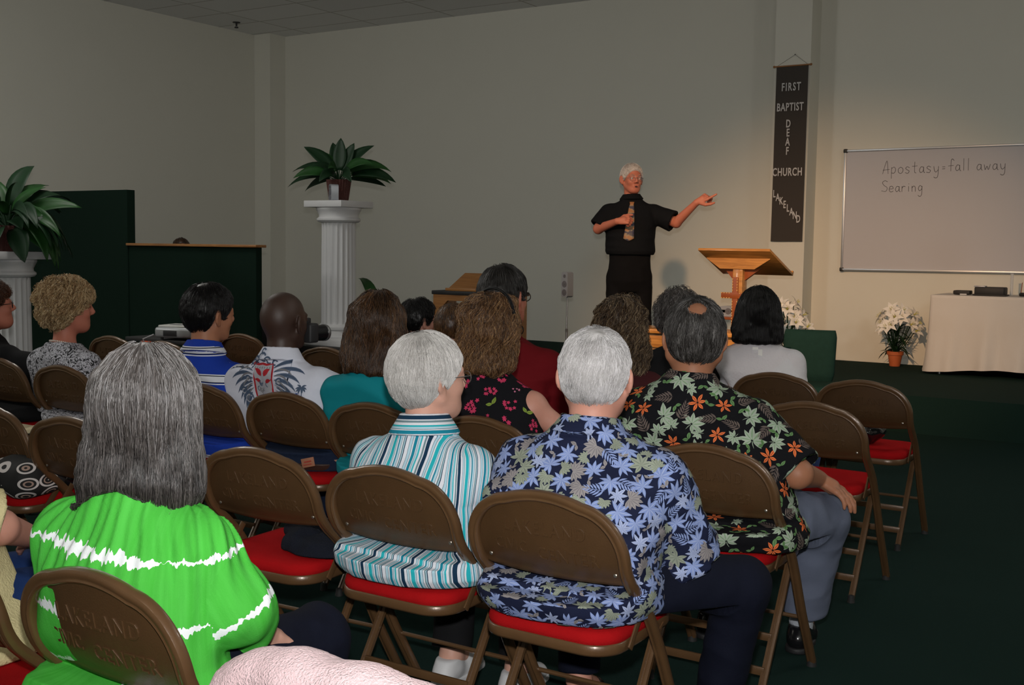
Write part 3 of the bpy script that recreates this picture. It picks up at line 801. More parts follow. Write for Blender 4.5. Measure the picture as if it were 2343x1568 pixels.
def write(txt, x, z, s, adv):
    for ch in txt:
        if ch == ' ': x += s * .34; continue
        for st_ in STRK[ch]:
            P = [Vector((x + a * s, -.0048, z + b_ * s)) for a, b_ in st_]
            # smooth
            Q = [P[0]]
            for k in range(len(P) - 1):
                p0 = P[max(0, k - 1)]; p1 = P[k]; p2 = P[k + 1]; p3 = P[min(len(P) - 1, k + 2)]
                for t in (.25, .5, .75, 1.0):
                    Q.append(.5 * ((2 * p1) + (-p0 + p2) * t + (2 * p0 - 5 * p1 + 4 * p2 - p3) * t * t + (-p0 + 3 * p1 - 3 * p2 + p3) * t ** 3))
            for k in range(len(Q) - 1):
                a, b_ = Q[k], Q[k + 1]; d = (b_ - a)
                if d.length < 1e-6: continue
                d.normalize(); n_ = Vector((d.z, 0, -d.x)) * .0024; a = a - d * .002; b_ = b_ + d * .002
                mb.bm.faces.new([mb.bm.verts.new(v) for v in (a + n_, b_ + n_, b_ - n_, a - n_)])
        x += s * (adv + {'i': -.22, 'l': -.2, 'A': .1, 'S': .12, 'w': .06, '=': -.12}.get(ch, 0))
wx = -Wd / 2
write('Apostasy', wx + .385, Hh / 2 - .245, .130, .53)
write('=fall away', wx + .965, Hh / 2 - .235, .125, .55)
write('Searing', wx + .375, Hh / 2 - .430, .120, .52)
mb.build('handwriting', m_ink, g, smooth=0)

# --- hanging banner
m_ban = mat('charcoal_banner_cloth', (.055, .046, .040), .9, bump=.4, bscale=700)
m_let = mat('white_felt_letter', (.55, .54, .54), .8)
YBn = 11.638 - .022
P0 = ony(1777, 155, YBn); P1 = ony(1850, 152, YBn); P2 = ony(1764, 552.5, YBn); P3 = ony(1833, 552.5, YBn)
cxb = (P0[0] + P1[0]) / 2; wb_ = P1[0] - P0[0]; zt_, zb_ = P0[2] + .005, P2[2]
g = empty('banner', (cxb, YBn, zt_), 0, 'tall black hanging banner with white letters on the pier', 'banner')
mb = MB()
nn = 30; V = []; Fc = []
Hb = zt_ - zb_
for lay in (0, 1):
    for j in range(41):
        for i in range(13):
            x = -wb_ / 2 + wb_ * i / 12; z = -Hb * j / 40
            V.append((x - .004 * j / 40, .004 * math.sin(x * 18 + j * .15) * (j / 40) + .003 * lay, z))
for j in range(40):
    for i in range(12):
        a = j * 13 + i; Fc.append((a, a + 13, a + 14, a + 1)); a += 533; Fc.append((a, a + 1, a + 14, a + 13))
mesh_obj('banner_cloth', V, Fc, m_ban, g)
mb = MB(); mb.tube([(-wb_ / 2 - .02, 0, .004), (wb_ / 2 + .02, 0, .004)], .008, 10)
for sx in (-1, 1): mb.sphere((sx * (wb_ / 2 + .026), 0, .004), .013, n=10)
mb.build('rod', m_oak, g)
mb = MB(); mb.tube([(-wb_ / 2 + .01, 0, .01), (.02, .012, .115), (wb_ / 2 - .01, 0, .01)], .0016, 5); mb.build('hanging_cord', m_dkmetal, g)
mb = MB(); mb.sphere((.02, .010, .118), .006, n=8); mb.build('nail', m_dkmetal, g)
def letters(txt, x, z, size, sp=1.0, xs=.62):
    v, f = text_mesh(txt, size, .003, font_bold=True, spacing=sp, xs=xs)
    mesh_obj('lettering', [(a + x, -.010 - c, b_ + z) for a, b_, c in v], [tuple(ff) for ff in f], m_let, g, smooth=False)
# pixel rows of the letters on the cloth
def zrow(py): return ony(1805, py, YBn)[2] - zt_
def xcol(px, py): return ony(px, py, YBn)[0] - cxb
letters('FIRST', xcol(1811, 200), zrow(200), .115, 1.25)
letters('BAPTIST', xcol(1808.5, 246), zrow(246), .115, 1.12)
for i, c in enumerate('DEAF'): letters(c, xcol(1804.5 - i * .8, 284 + 20.8 * i), zrow(284 + 20.8 * i), .112)
letters('CHURCH', xcol(1802, 394.5), zrow(394.5), .115, 1.12)
for i, c in enumerate('LAKELAND'): letters(c, xcol(1772.5 + 7.8 * i, 444 + 8.3 * i), zrow(444 + 8.3 * i), .108, xs=.55)

# --- projector on a small black table with cable
Pj = at(386, 768, 8.0)
g = empty('projector_table', (-6.50, 5.74, 0), 0, 'low black equipment table under the projector', 'table')
tzj = .735
mb = MB(); mb.box((0, 0, tzj - .015), (.80, .45, .03), bev=.004); mb.build('table_top', m_black, g)
for sx in (-1, 1):
    for sy in (-1, 1):
        mb = MB(); mb.box((sx * .36, sy * .19, (tzj - .03) / 2), (.04, .04, tzj - .03)); mb.build('leg', m_black, g)
mb = MB(); mb.box((-.16, -.232, tzj - .045), (.10, .012, .05)); mb.build('orange_sticker', mat('orange_sticker', (.85, .10, .02), .5), g)
g = empty('projector', (-6.40, 5.62, tzj), math.radians(14), 'silver video projector sitting on the black table beside the boy in blue', 'projector')
mb = MB(); o = []
mb.box((0, 0, .055), (.31, .25, .075), bev=.022, seg=4); mb.build('body', mat('projector_grey', (.36, .37, .38), .35, metal=.3), g, smooth=50)
mb = MB(); mb.box((0, 0, .098), (.27, .21, .016), bev=.007, seg=3); mb.build('top_cover', mat('pale_plastic', (.55, .55, .52), .4), g)
mb = MB(); mb.box((-.03, -.02, .1065), (.10, .05, .003), bev=.001); mb.build('button_pad', m_grille, g)
mb = MB(); mb.box((-.02, -.124, .05), (.11, .012, .04), bev=.003); mb.build('rear_port_panel', m_black, g)
for sx in (-1, 1):
    for sy in (-1, 1): mb = MB(); mb.cone((sx * .11, sy * .09, 0), (sx * .11, sy * .09, .02), .01, .012, 10); mb.build('foot', m_black, g)
mb = MB(); mb.tube([(-6.40, 5.36, tzj + .05), (-6.44, 5.30, tzj + .02), (-6.47, 5.36, tzj - .10), (-6.50, 5.33, tzj - .3), (-6.52, 5.36, .02), (-6.7, 5.5, .008)], .005, 8)
tag(mb.build('cable', mat('grey_cable', (.35, .35, .36), .5)), 'thin grey cable hanging from the back of the silver projector', 'cable')
# wire rack behind the partition's right end
Pw = at(592, 700, 11.6)
g = empty('wire_basket', (Pw[0], Pw[1], STZ), 0, 'white wire basket on a black cabinet, right of the green partition', 'basket')
mb = MB(); hh = Pw[2] - STZ
for k in range(4): mb.tube([(-.16, -.1, hh - .05 + k * .03), (.16, -.1, hh - .05 + k * .03)], .003, 5)
for k in range(7): mb.tube([(-.16 + k * .053, -.1, hh - .05), (-.16 + k * .053, -.1, hh + .04)], .003, 5)
mb.build('wire_frame', m_white, g)
mb = MB(); mb.box((0.05, 0, (hh - .055) / 2), (.5, .36, hh - .055), bev=.01); mb.build('cabinet', m_black, g)
# ------------------------------------------------------------------ smooth solid modelling (distance fields -> one continuous mesh)
f32 = np.float32
def V3(*a): return np.array(a, dtype=f32)
_rs = np.random.RandomState(11)
_LAT = _rs.rand(64, 64, 64).astype(f32)
def noise3(P):
    """smooth value noise in -1..1"""
    P = np.asarray(P, dtype=f32); i = np.floor(P).astype(np.int32); f = P - i; f = f * f * (3 - 2 * f)
    x0, y0, z0 = (i[:, 0] & 63), (i[:, 1] & 63), (i[:, 2] & 63); x1, y1, z1 = (x0 + 1) & 63, (y0 + 1) & 63, (z0 + 1) & 63
    fx, fy, fz = f[:, 0], f[:, 1], f[:, 2]
    c00 = _LAT[x0, y0, z0] * (1 - fx) + _LAT[x1, y0, z0] * fx; c10 = _LAT[x0, y1, z0] * (1 - fx) + _LAT[x1, y1, z0] * fx
    c01 = _LAT[x0, y0, z1] * (1 - fx) + _LAT[x1, y0, z1] * fx; c11 = _LAT[x0, y1, z1] * (1 - fx) + _LAT[x1, y1, z1] * fx
    return ((c00 * (1 - fy) + c10 * fy) * (1 - fz) + (c01 * (1 - fy) + c11 * fy) * fz) * 2 - 1
def smin(a, b, k):
    h = np.clip(.5 + .5 * (b - a) / k, 0, 1); return b * (1 - h) + a * h - k * h * (1 - h)
def smax(a, b, k): return -smin(-a, -b, k)
def cap(P, a, b, ra, rb):
    a = np.asarray(a, dtype=f32); b = np.asarray(b, dtype=f32); ab = b - a; L2 = float(ab @ ab) + 1e-9
    t = np.clip(((P - a) @ ab) / L2, 0, 1); d = P - a - t[:, None] * ab
    return np.sqrt((d * d).sum(1)) - (ra + (rb - ra) * t)
def ell(P, c, r, R=None):
    q = P - np.asarray(c, dtype=f32)
    if R is not None: q = q @ np.asarray(R, dtype=f32)
    r = np.asarray(r, dtype=f32); a = q / r; k0 = np.sqrt((a * a).sum(1)) + 1e-6; b = q / (r * r); k1 = np.sqrt((b * b).sum(1)) + 1e-6
    return k0 * (k0 - 1) / k1
def rbox(P, c, h, R, r):
    q = P - np.asarray(c, dtype=f32)
    if R is not None: q = q @ np.asarray(R, dtype=f32)
    q = np.abs(q) - (np.asarray(h, dtype=f32) - r); o = np.maximum(q, 0)
    return np.sqrt((o * o).sum(1)) + np.minimum(q.max(1), 0) - r
def loft(P, rows, yaw=0.0, n=2.35, kz=.03):
    """rows: (z, cx, cy, half width, half depth) with rising z"""
    rows = np.asarray(rows, dtype=f32); z = P[:, 2]
    cx = np.interp(z, rows[:, 0], rows[:, 1]); cy = np.interp(z, rows[:, 0], rows[:, 2]); hw = np.interp(z, rows[:, 0], rows[:, 3]); hd = np.interp(z, rows[:, 0], rows[:, 4])
    c, s = math.cos(yaw), math.sin(yaw)
    x = P[:, 0] - cx; y = P[:, 1] - cy
    u = x * c - y * s; v = x * s + y * c
    k = (np.abs(u / hw) ** n + np.abs(v / hd) ** n) ** (1 / n)
    d = (k - 1) * np.minimum(hw, hd)
    return smax(smax(d, z - rows[-1, 0], kz), rows[0, 0] - z, kz).astype(f32)

def surfnet(fn, lo, hi, h):
    """naive surface nets on a grid that is only refined near the surface"""
    B = 8
    lo = np.asarray(lo, dtype=f32) - 2 * h; n = np.ceil((np.asarray(hi) + 2 * h - lo) / (h * B)).astype(int)
    H = h * B
    cx, cy, cz = np.meshgrid(*[(np.arange(k) + .5) * H for k in n], indexing='ij')
    C = np.stack([cx, cy, cz], -1).reshape(-1, 3).astype(f32) + lo
    d = fn(C).astype(f32); act = np.abs(d) < H * 1.35
    D = np.repeat(np.repeat(np.repeat(d.reshape(n), B, 0), B, 1), B, 2)
    D = np.pad(D, ((0, 1),) * 3, mode='edge')
    idx = np.stack(np.meshgrid(*[np.arange(k) for k in n], indexing='ij'), -1).reshape(-1, 3)[act]
    o = np.stack(np.meshgrid(*[np.arange(B + 1)] * 3, indexing='ij'), -1).reshape(-1, 3)
    CH2 = 400
    for s in range(0, len(idx), CH2):
        I = (idx[s:s + CH2, None, :] * B + o[None]).reshape(-1, 3)
        D[I[:, 0], I[:, 1], I[:, 2]] = fn(I.astype(f32) * h + lo)
    S = D < 0
    c = S[:-1, :-1, :-1].astype(np.int8)
    tot = np.zeros_like(c)
    for dx in (0, 1):
        for dy in (0, 1):
            for dz in (0, 1): tot += S[dx:S.shape[0] - 1 + dx, dy:S.shape[1] - 1 + dy, dz:S.shape[2] - 1 + dz]
    cells = np.argwhere((tot > 0) & (tot < 8))
    vid = np.full(tot.shape, -1, dtype=np.int32); vid[cells[:, 0], cells[:, 1], cells[:, 2]] = np.arange(len(cells))
    acc = np.zeros((len(cells), 3), dtype=np.float64); cnt = np.zeros(len(cells))
    cor = [(0, 0, 0), (1, 0, 0), (0, 1, 0), (1, 1, 0), (0, 0, 1), (1, 0, 1), (0, 1, 1), (1, 1, 1)]
    val = [D[cells[:, 0] + a, cells[:, 1] + b, cells[:, 2] + c_] for a, b, c_ in cor]
    for i, j in ((0, 1), (2, 3), (4, 5), (6, 7), (0, 2), (1, 3), (4, 6), (5, 7), (0, 4), (1, 5), (2, 6), (3, 7)):
        m = (val[i] < 0) != (val[j] < 0); t = np.where(m, val[i] / np.where(m, val[i] - val[j], 1), 0)
        A = np.array(cor[i], float); Bc = np.array(cor[j], float)
        acc += m[:, None] * (A + t[:, None] * (Bc - A)); cnt += m
    V = (cells + acc / cnt[:, None]) * h + lo
    F = []
    sh = S.shape
    for ax in range(3):
        a1, a2 = [(1, 2), (2, 0), (0, 1)][ax]
        s0 = [slice(1, -1)] * 3; s1 = [slice(1, -1)] * 3
        s0[ax] = slice(0, -1); s1[ax] = slice(1, None)
        X = S[tuple(s0)] != S[tuple(s1)]
        e = np.argwhere(X)
        off = np.array([1, 1, 1]); off[ax] = 0; e = e + off
        inside = S[e[:, 0], e[:, 1], e[:, 2]]
        def cell(d1, d2):
            q = e.copy(); q[:, a1] -= d1; q[:, a2] -= d2; return vid[q[:, 0], q[:, 1], q[:, 2]]
        q = np.stack([cell(1, 1), cell(0, 1), cell(0, 0), cell(1, 0)], 1)
        q[~inside] = q[~inside][:, ::-1]
        F.append(q)
    F = np.concatenate(F); F = F[(F >= 0).all(1)]
    return V.astype(f32), F
def smooth_mesh(V, F, it=1, lam=.5):
    for _ in range(it):
        acc = np.zeros_like(V, dtype=np.float64); c = np.zeros(len(V))
        for k in range(4):
            a, b = F[:, k], F[:, (k + 1) % 4]
            np.add.at(acc, a, V[b]); np.add.at(c, a, 1)
        V = V + lam * (acc / np.maximum(c, 1)[:, None] - V)
    return V.astype(f32)
def grad(fn, P, e=.003):
    P = P.astype(f32); g = np.empty_like(P)
    for i in range(3):
        o = np.zeros(3, f32); o[i] = e; g[:, i] = fn(P + o) - fn(P - o)
    return g / (np.linalg.norm(g, axis=1, keepdims=True) + 1e-9)
def rotm(yaw=0, pitch=0, roll=0):
    """columns: right, forward, up of a frame facing +y; yaw turns it to the right, pitch nods forward, roll tilts to the right"""
    cy, sy = math.cos(-yaw), math.sin(-yaw); Rz = np.array([[cy, -sy, 0], [sy, cy, 0], [0, 0, 1]])
    cp, sp_ = math.cos(-pitch), math.sin(-pitch); Rx = np.array([[1, 0, 0], [0, cp, -sp_], [0, sp_, cp]])
    cr, sr = math.cos(roll), math.sin(roll); Ry = np.array([[cr, 0, sr], [0, 1, 0], [-sr, 0, cr]])
    return (Rz @ Rx @ Ry).astype(f32)

# ---- head in its own frame (x right, y forward, z up, origin between the ears)
def head_d(q, female=False, ears=True, fat=0.0, detail=True):
    d = ell(q, (0, -.014, .030), (.076, .094, .083))
    d = smin(d, ell(q, (0, -.040, .000), (.068, .066, .075)), .03)
    d = smin(d, ell(q, (0, .038, -.030), (.060 + fat, .056, .078)), .03)
    d = smin(d, cap(q, (0, .060, -.088), (0, .066, -.092), .026 + fat, .022 + fat), .035)
    for s in (-1, 1):
        d = smin(d, cap(q, (s * (.052 + fat), .0, -.055), (s * .022, .058, -.092), .020 + fat, .020 + fat), .025)
        d = smin(d, ell(q, (s * .034, .066, -.030), (.020, .020, .020)), .02)
    if fat: d = smin(d, ell(q, (0, .02, -.085), (.058, .055, .03)), .03)
    if detail:
        for s in (-1, 1):
            d = smax(d, -(ell(q, (s * .031, .099, .001), (.017, .016, .012))), .010)
            d = smin(d, ell(q, (s * .031, .082, .000), (.0125, .0125, .0115)), .003)
            d = smin(d, cap(q, (s * .012, .089, .019), (s * .042, .077, .021), .007, .006), .022)
            d = smin(d, ell(q, (s * .011, .100, -.030), (.009, .011, .008)), .006)
        d = smin(d, cap(q, (0, .092, .012), (0, .111, -.022), .0075, .010), .010)
        d = smin(d, cap(q, (-.019, .085, -.056), (.019, .085, -.056), .0065, .0065), .009)
        d = smin(d, cap(q, (-.016, .086, -.066), (.016, .086, -.066), .0070, .0070), .008)
        d = smax(d, -cap(q, (-.020, .097, -.0605), (.020, .097, -.0605), .0025, .0025), .004)
    if ears:
        for s in (-1, 1):
            Re = rotm(s * math.radians(-34), math.radians(-8), 0)
            e = ell(q, (s * .086, -.012, -.012), (.0085, .022, .034), Re)
            e = smax(e, -ell(q, (s * .096, -.004, -.008), (.009, .013, .022), Re), .004)
            e = smin(e, ell(q, (s * .081, -.002, -.040), (.007, .009, .012)), .006)
            d = smin(d, e, .007)
    return d

# ---- hand as a list of tapered bones: wrist point, forward direction, back-of-hand normal, curls
def hand_bones(w, fwd, up, side, curl=(.35, .4, .45, .5), thumb=.5, spread=.06, scale=1.0, thumb_up=0.0):
    """side=+1: thumb on the left of forward seen from the back of the hand (a right hand)"""
    w = np.array(w, float); f = np.array(fwd, float); f /= np.linalg.norm(f); u = np.array(up, float); u -= f * (u @ f); u /= np.linalg.norm(u)
    r = np.cross(f, u)                       # to the right, seen from the back
    th = -r * side
    B = []; s = scale
    palm = w + f * .045 * s
    B.append((w, w + f * .05 * s, .024 * s, .026 * s))
    offs = (.030, .010, -.010, -.029); lens = (.072, .080, .074, .060); rad = (.0092, .0096, .0092, .0082)
    for k in range(4):
        b = w + f * (.086 - .006 * abs(k - 1.2)) * s + th * offs[k] * s
        B.append((w + f * .02 * s + th * offs[k] * .55 * s, b, .014 * s, .0115 * s))
        d = f + th * (offs[k] * spread * 30); d /= np.linalg.norm(d); ang = 0; p = b; c = curl[k]
        for j, fr in enumerate((.45, .32, .23)):
            ang += c * (1.0 if j else .8) * 1.15
            dd = d * math.cos(ang) - u * math.sin(ang)
            e = p + dd * lens[k] * fr * s; B.append((p, e, rad[k] * (1 - .08 * j) * s, rad[k] * (1 - .08 * (j + 1)) * s)); p = e
    p = w + f * .025 * s + th * .022 * s - u * .006 * s
    d = f * .65 + th * (.8) - u * .25 + u * thumb_up; d /= np.linalg.norm(d)
    for j, ln in enumerate((.040, .034, .028)):
        e = p + d * ln * s; B.append((p, e, (.0145 - .0022 * j) * s, (.0125 - .0022 * j) * s)); p = e
        d = d + f * thumb * .55 - th * thumb * .35 - u * .1 * thumb; d /= np.linalg.norm(d)
    return B
# ------------------------------------------------------------------ printed fabric motifs, laid on the shirt's own surface
def leaf_mat(name, c, vein=None, rough=.85):
    m = mat(name, c, rough, spec=.12); N, L, b = nodes_of(m)
    a = N.new('ShaderNodeAttribute'); a.attribute_name = 'vein'; mx = N.new('ShaderNodeMix'); mx.data_type = 'RGBA'
    vein = vein or [x * .6 for x in c]
    tc = N.new('ShaderNodeTexCoord'); n = N.new('ShaderNodeTexNoise'); n.inputs['Scale'].default_value = 26; n.inputs['Detail'].default_value = 1; L.new(tc.outputs['Object'], n.inputs['Vector'])
    m2 = N.new('ShaderNodeMix'); m2.data_type = 'RGBA'; m2.inputs[6].default_value = (*[x * .72 for x in c], 1); m2.inputs[7].default_value = (*[min(1, x * 1.25) for x in c], 1); L.new(n.outputs['Fac'], m2.inputs[0])
    r = N.new('ShaderNodeMapRange'); r.inputs[1].default_value = 0; r.inputs[2].default_value = .35; L.new(a.outputs['Fac'], r.inputs[0])
    mx.inputs[6].default_value = (*vein, 1); L.new(m2.outputs[2], mx.inputs[7]); L.new(r.outputs[0], mx.inputs[0]); L.new(mx.outputs[2], b.inputs['Base Color'])
    return m
def strip(base, ang, ln, wd, bend=0.0, n=5, w0=.15, peak=.45):
    """a leaflet: list of (left, mid, right) rows in the pattern plane"""
    rows = []; x, y = base; a = ang
    for i in range(n + 1):
        t = i / n; w_ = wd * (math.sin(math.pi * t ** (math.log(.5) / math.log(peak))) * (1 - w0) + w0 * (1 - t)) if i < n else 0.0
        dx, dy = -math.sin(a), math.cos(a)
        rows.append(((x + dx * w_, y + dy * w_), (x, y), (x - dx * w_, y - dy * w_)))
        x += math.cos(a) * ln / n; y += math.sin(a) * ln / n; a += bend / n
    return rows
def m_palm(R, k=8, fan=4.6, wd=.20, seed=0):
    rr = random.Random(seed); out = []
    for i in range(k):
        a = -fan / 2 + fan * i / (k - 1); ln = R * (1 - .30 * abs(a) / fan * 1.6) * rr.uniform(.9, 1.08)
        out.append(strip((0, 0), a, ln, ln * wd, rr.uniform(-.3, .3)))
    return out
def m_frond(R, k=6, seed=0):
    rr = random.Random(seed); out = [strip((-R * .7, 0), 0, R * 1.75, R * .022, .15)]
    for i in range(k):
        x = -R * .6 + R * 1.35 * i / k; ln = R * (.66 - .06 * i)
        for s in (-1, 1): out.append(strip((x, .02 * R * s), s * (.98 - .07 * i), ln, ln * .125, -s * .45, n=4))
    return out
def m_broad(R, k=7, seed=0):
    rr = random.Random(seed); out = []
    for i in range(k):
        a = -2.1 + 4.2 * i / (k - 1); ln = R * rr.uniform(.8, 1.05) * (1 if abs(a) < 1.6 else .75)
        out.append(strip((math.cos(a) * R * .08, math.sin(a) * R * .08), a, ln, ln * .22, rr.uniform(-.4, .4)))
    out.append(strip((0, 0), math.pi, R * .6, R * .03, .5, n=4)); return out
def m_flower(R, k=6, wd=.24, seed=0):
    rr = random.Random(seed); return [strip((math.cos(a) * R * .1, math.sin(a) * R * .1), a, R * rr.uniform(.8, 1.1), R * wd, rr.uniform(-.2, .2), peak=.5) for a in [2 * math.pi * i / k + rr.uniform(-.15, .15) for i in range(k)]]
def m_tropic(R, seed=0):
    """rounded notched leaf"""
    rr = random.Random(seed); out = []
    for i in range(9):
        a = -1.9 + 3.8 * i / 8; ln = R * (1 - .12 * abs(a)); out.append(strip((-R * .25, 0), a, ln * 1.1, ln * .21, -.25 * a / 1.9, n=5, w0=.3, peak=.62))
    return out
def m_leafs(R, seed=0):
    rr = random.Random(seed); a = rr.uniform(-.3, .3); return [strip((0, 0), a, R, R * .26, .3), strip((0, 0), a + 2.2, R * .8, R * .24, -.3)]
def m_cluster(R, k=7, seed=0):
    rr = random.Random(seed); out = []
    for i in range(k):
        a = rr.uniform(0, 6.28); d = R * math.sqrt(rr.random()); cx, cy = d * math.cos(a), d * math.sin(a); s = R * .34
        for j in range(5):
            b = j * 1.2566 + a; out.append(strip((cx, cy), b, s, s * .36, 0, n=2, peak=.6))
    return out
def print_motifs(B, layers, seed=1, area=None, keep=None):
    """layers: (material, shape function, radius range, spacing, lift)"""
    rs = np.random.RandomState(seed); V, F = B.shirtV, B.shirtF
    bvh = BVHTree.FromPolygons([Vector(v) for v in V.astype(float)], [tuple(int(i) for i in f) for f in F])
    A = V[F]; cen = A.mean(1); nr = np.cross(A[:, 2] - A[:, 0], A[:, 3] - A[:, 1]); ar = np.linalg.norm(nr, axis=1); nr = nr / (ar[:, None] + 1e-12)
    ok = np.ones(len(F), bool) if keep is None else keep(cen, nr)
    idx = np.where(ok)[0]; pr = ar[idx] / ar[idx].sum()
    TV, TF, TM, TA = [], [], [], []; nv = 0; mats = [m for m in B.shirt.data.materials]
    shared = []
    for li, (m, shape, rr_, space, lift, own) in enumerate(layers):
        if m not in mats: mats.append(m)
        mi = mats.index(m); cs = [] if own else shared
        tries = rs.choice(idx, 2600, p=pr); C = np.zeros((0, 3))
        if not own and shared: C = np.array([c for c in shared])
        for f in tries:
            c = cen[f]
            if len(C) and ((C - c) ** 2).sum(1).min() < space ** 2: continue
            C = np.vstack([C, c[None]])
            if not own: shared.append(c)
            n = nr[f]; t = np.cross(n, [.3, .2, .93]); t /= np.linalg.norm(t); b_ = np.cross(n, t)
            th = rs.rand() * 6.283; t, b_ = t * math.cos(th) + b_ * math.sin(th), b_ * math.cos(th) - t * math.sin(th)
            R = rs.uniform(*rr_)
            for si, rows in enumerate(shape(R, seed=int(rs.randint(1e6)))):
                base = nv
                lf = lift + .00012 * (si % 5)
                for (l, mm, r) in rows:
                    for q, (a, bb) in enumerate((l, mm, r)):
                        p = c + t * a + b_ * bb
                        co, no, _, _ = bvh.find_nearest(Vector(p))
                        if co is None: co = Vector(p); no = Vector(n)
                        TV.append(co + no * lf); TA.append(0.0 if q == 1 else 1.0); nv += 1
                for k in range(len(rows) - 1):
                    o = base + k * 3
                    TF.append((o, o + 3, o + 4, o + 1)); TF.append((o + 1, o + 4, o + 5, o + 2)); TM += [mi, mi]
    TV = np.array([tuple(v) for v in TV], dtype=f32); TF = np.array(TF)
    # make all motif faces look outwards
    a = TV[TF]; fn_ = np.cross(a[:, 2] - a[:, 0], a[:, 3] - a[:, 1])
    old = B.shirt; me = old.data; pts = TV
    VV = np.concatenate([V, TV]); FF = np.concatenate([F, TF + len(V)])
    mi = np.concatenate([np.zeros(len(F), int), np.array(TM)])
    nm = old.name; bpy.data.objects.remove(old); bpy.data.meshes.remove(me)
    o = mesh_obj(nm.split('.')[0], VV - B.off, FF, mats, B.root, midx=mi)
    at_ = o.data.attributes.new('vein', 'FLOAT', 'POINT'); vals = np.concatenate([np.ones(len(V)), np.array(TA)]).astype(f32)
    if len(at_.data) == len(vals): at_.data.foreach_set('value', vals)
    B.shirt = o

def line_rows(pts, w_):
    rows = []
    for i, (x, y) in enumerate(pts):
        a = pts[max(0, i - 1)]; b = pts[min(len(pts) - 1, i + 1)]; dx, dy = b[0] - a[0], b[1] - a[1]; l = math.hypot(dx, dy) + 1e-9
        ww = w_ if not callable(w_) else w_(i / (len(pts) - 1)); nx, ny = -dy / l * ww, dx / l * ww
        rows.append(((x + nx, y + ny), (x, y), (x - nx, y - ny)))
    return rows
def arc_pts(cx, cy, r, a0, a1, n=14): return [(cx + r * math.cos(a0 + (a1 - a0) * i / n), cy + r * math.sin(a0 + (a1 - a0) * i / n)) for i in range(n + 1)]
def print_on_back(B, items, origin, rt, up, fw, lift=.0012, start=.30):
    """items: (material, rows) drawn in metres on a plane behind the figure and carried forward onto the cloth"""
    TV, TF, TM, TA = [], [], [], []; mats = [m for m in B.shirt.data.materials]
    rt, up, fw = (np.array(v, dtype=f32) for v in (rt, up, fw)); origin = np.array(origin, dtype=f32)
    LF = []
    for si, (m, rows) in enumerate(items):
        if m not in mats: mats.append(m)
        base = len(TV)
        for r_ in rows:
            for q, (a, b) in enumerate(r_): TV.append(origin + rt * a + up * b - fw * start); TA.append(0. if q == 1 else 1.); LF.append(lift + .00012 * si)
        for k in range(len(rows) - 1):
            o = base + k * 3; TF += [(o, o + 1, o + 4, o + 3), (o + 1, o + 2, o + 5, o + 4)]; TM += [mats.index(m)] * 2
    bvh = BVHTree.FromPolygons([Vector(v) for v in B.shirtV.astype(float)], [tuple(int(i) for i in f) for f in B.shirtF])
    out = []
    for p, l in zip(TV, LF):
        h, no, _, _ = bvh.ray_cast(Vector(p), Vector(fw))
        if h is None: h, no, _, _ = bvh.find_nearest(Vector(p))
        out.append(h - Vector(fw) * l)
    TV = np.array([tuple(v) for v in out], dtype=f32); TF = np.array(TF)
    old = B.shirt; nm = old.name.split('.')[0]; me = old.data; bpy.data.objects.remove(old); bpy.data.meshes.remove(me)
    F = B.shirtF
    o = mesh_obj(nm, np.concatenate([B.shirtV, TV]) - B.off, np.concatenate([F, TF + len(B.shirtV)]), mats, B.root, midx=np.concatenate([np.zeros(len(F), int), np.array(TM)]))
    at_ = o.data.attributes.new('vein', 'FLOAT', 'POINT'); at_.data.foreach_set('value', np.concatenate([np.ones(len(B.shirtV)), np.array(TA)]).astype(f32)); B.shirt = o
# ------------------------------------------------------------------ people
def skin(name, c, spec=.35):
    m = mat('skin_' + name, c, .52, spec=spec, bump=.05, bscale=300, var=.08, vscale=30)
    b = m.node_tree.nodes['Principled BSDF']; b.inputs['Subsurface Weight'].default_value = .08
    b.inputs['Subsurface Radius'].default_value = (.02, .008, .004); b.inputs['Subsurface Scale'].default_value = .3
    return m
SK_FAIR = skin('fair', (.60, .33, .25)); SK_PINK = skin('pink', (.56, .27, .20)); SK_TAN = skin('tan', (.36, .155, .085)); SK_DARK = skin('dark', (.045, .022, .015), .5)
SK_RED = skin('ruddy', (.46, .16, .105))

def hair_mat(name, ramp, rough=.42, spec=.4):
    """strand colour comes from a per-strand value"""
    m = mat('hair_' + name, (.1, .1, .1), rough, spec=spec); N, L, b = nodes_of(m)
    a = N.new('ShaderNodeAttribute'); a.attribute_name = 'strand'; r = N.new('ShaderNodeValToRGB')
    e = r.color_ramp.elements; e[0].position = 0; e[0].color = (*ramp[0], 1); e[1].position = 1; e[1].color = (*ramp[-1], 1)
    for i, c in enumerate(ramp[1:-1]): x = e.new((i + 1) / (len(ramp) - 1)); x.color = (*c, 1)
    L.new(a.outputs['Fac'], r.inputs[0]); L.new(r.outputs[0], b.inputs['Base Color']); return m
HM_GREY = hair_mat('dark_grey', [(.020, .017, .016), (.075, .065, .060), (.15, .135, .13), (.32, .31, .31)], .38, .5)
HM_WHITE = hair_mat('white', [(.33, .31, .29), (.48, .46, .44), (.60, .58, .56), (.72, .70, .68)], .45)
HM_SILVER = hair_mat('silver', [(.30, .285, .28), (.48, .465, .46), (.64, .62, .62), (.76, .74, .75)], .45)
HM_SALT = hair_mat('salt_and_pepper', [(.011, .009, .008), (.030, .027, .024), (.078, .072, .068), (.24, .23, .22)], .4)
HM_BROWN = hair_mat('dark_brown', [(.012, .005, .002), (.038, .017, .007), (.085, .040, .016), (.19, .095, .040)], .38, .5)
HM_CHEST = hair_mat('chestnut', [(.018, .008, .004), (.075, .035, .015), (.19, .095, .038), (.40, .24, .11)], .4, .5)
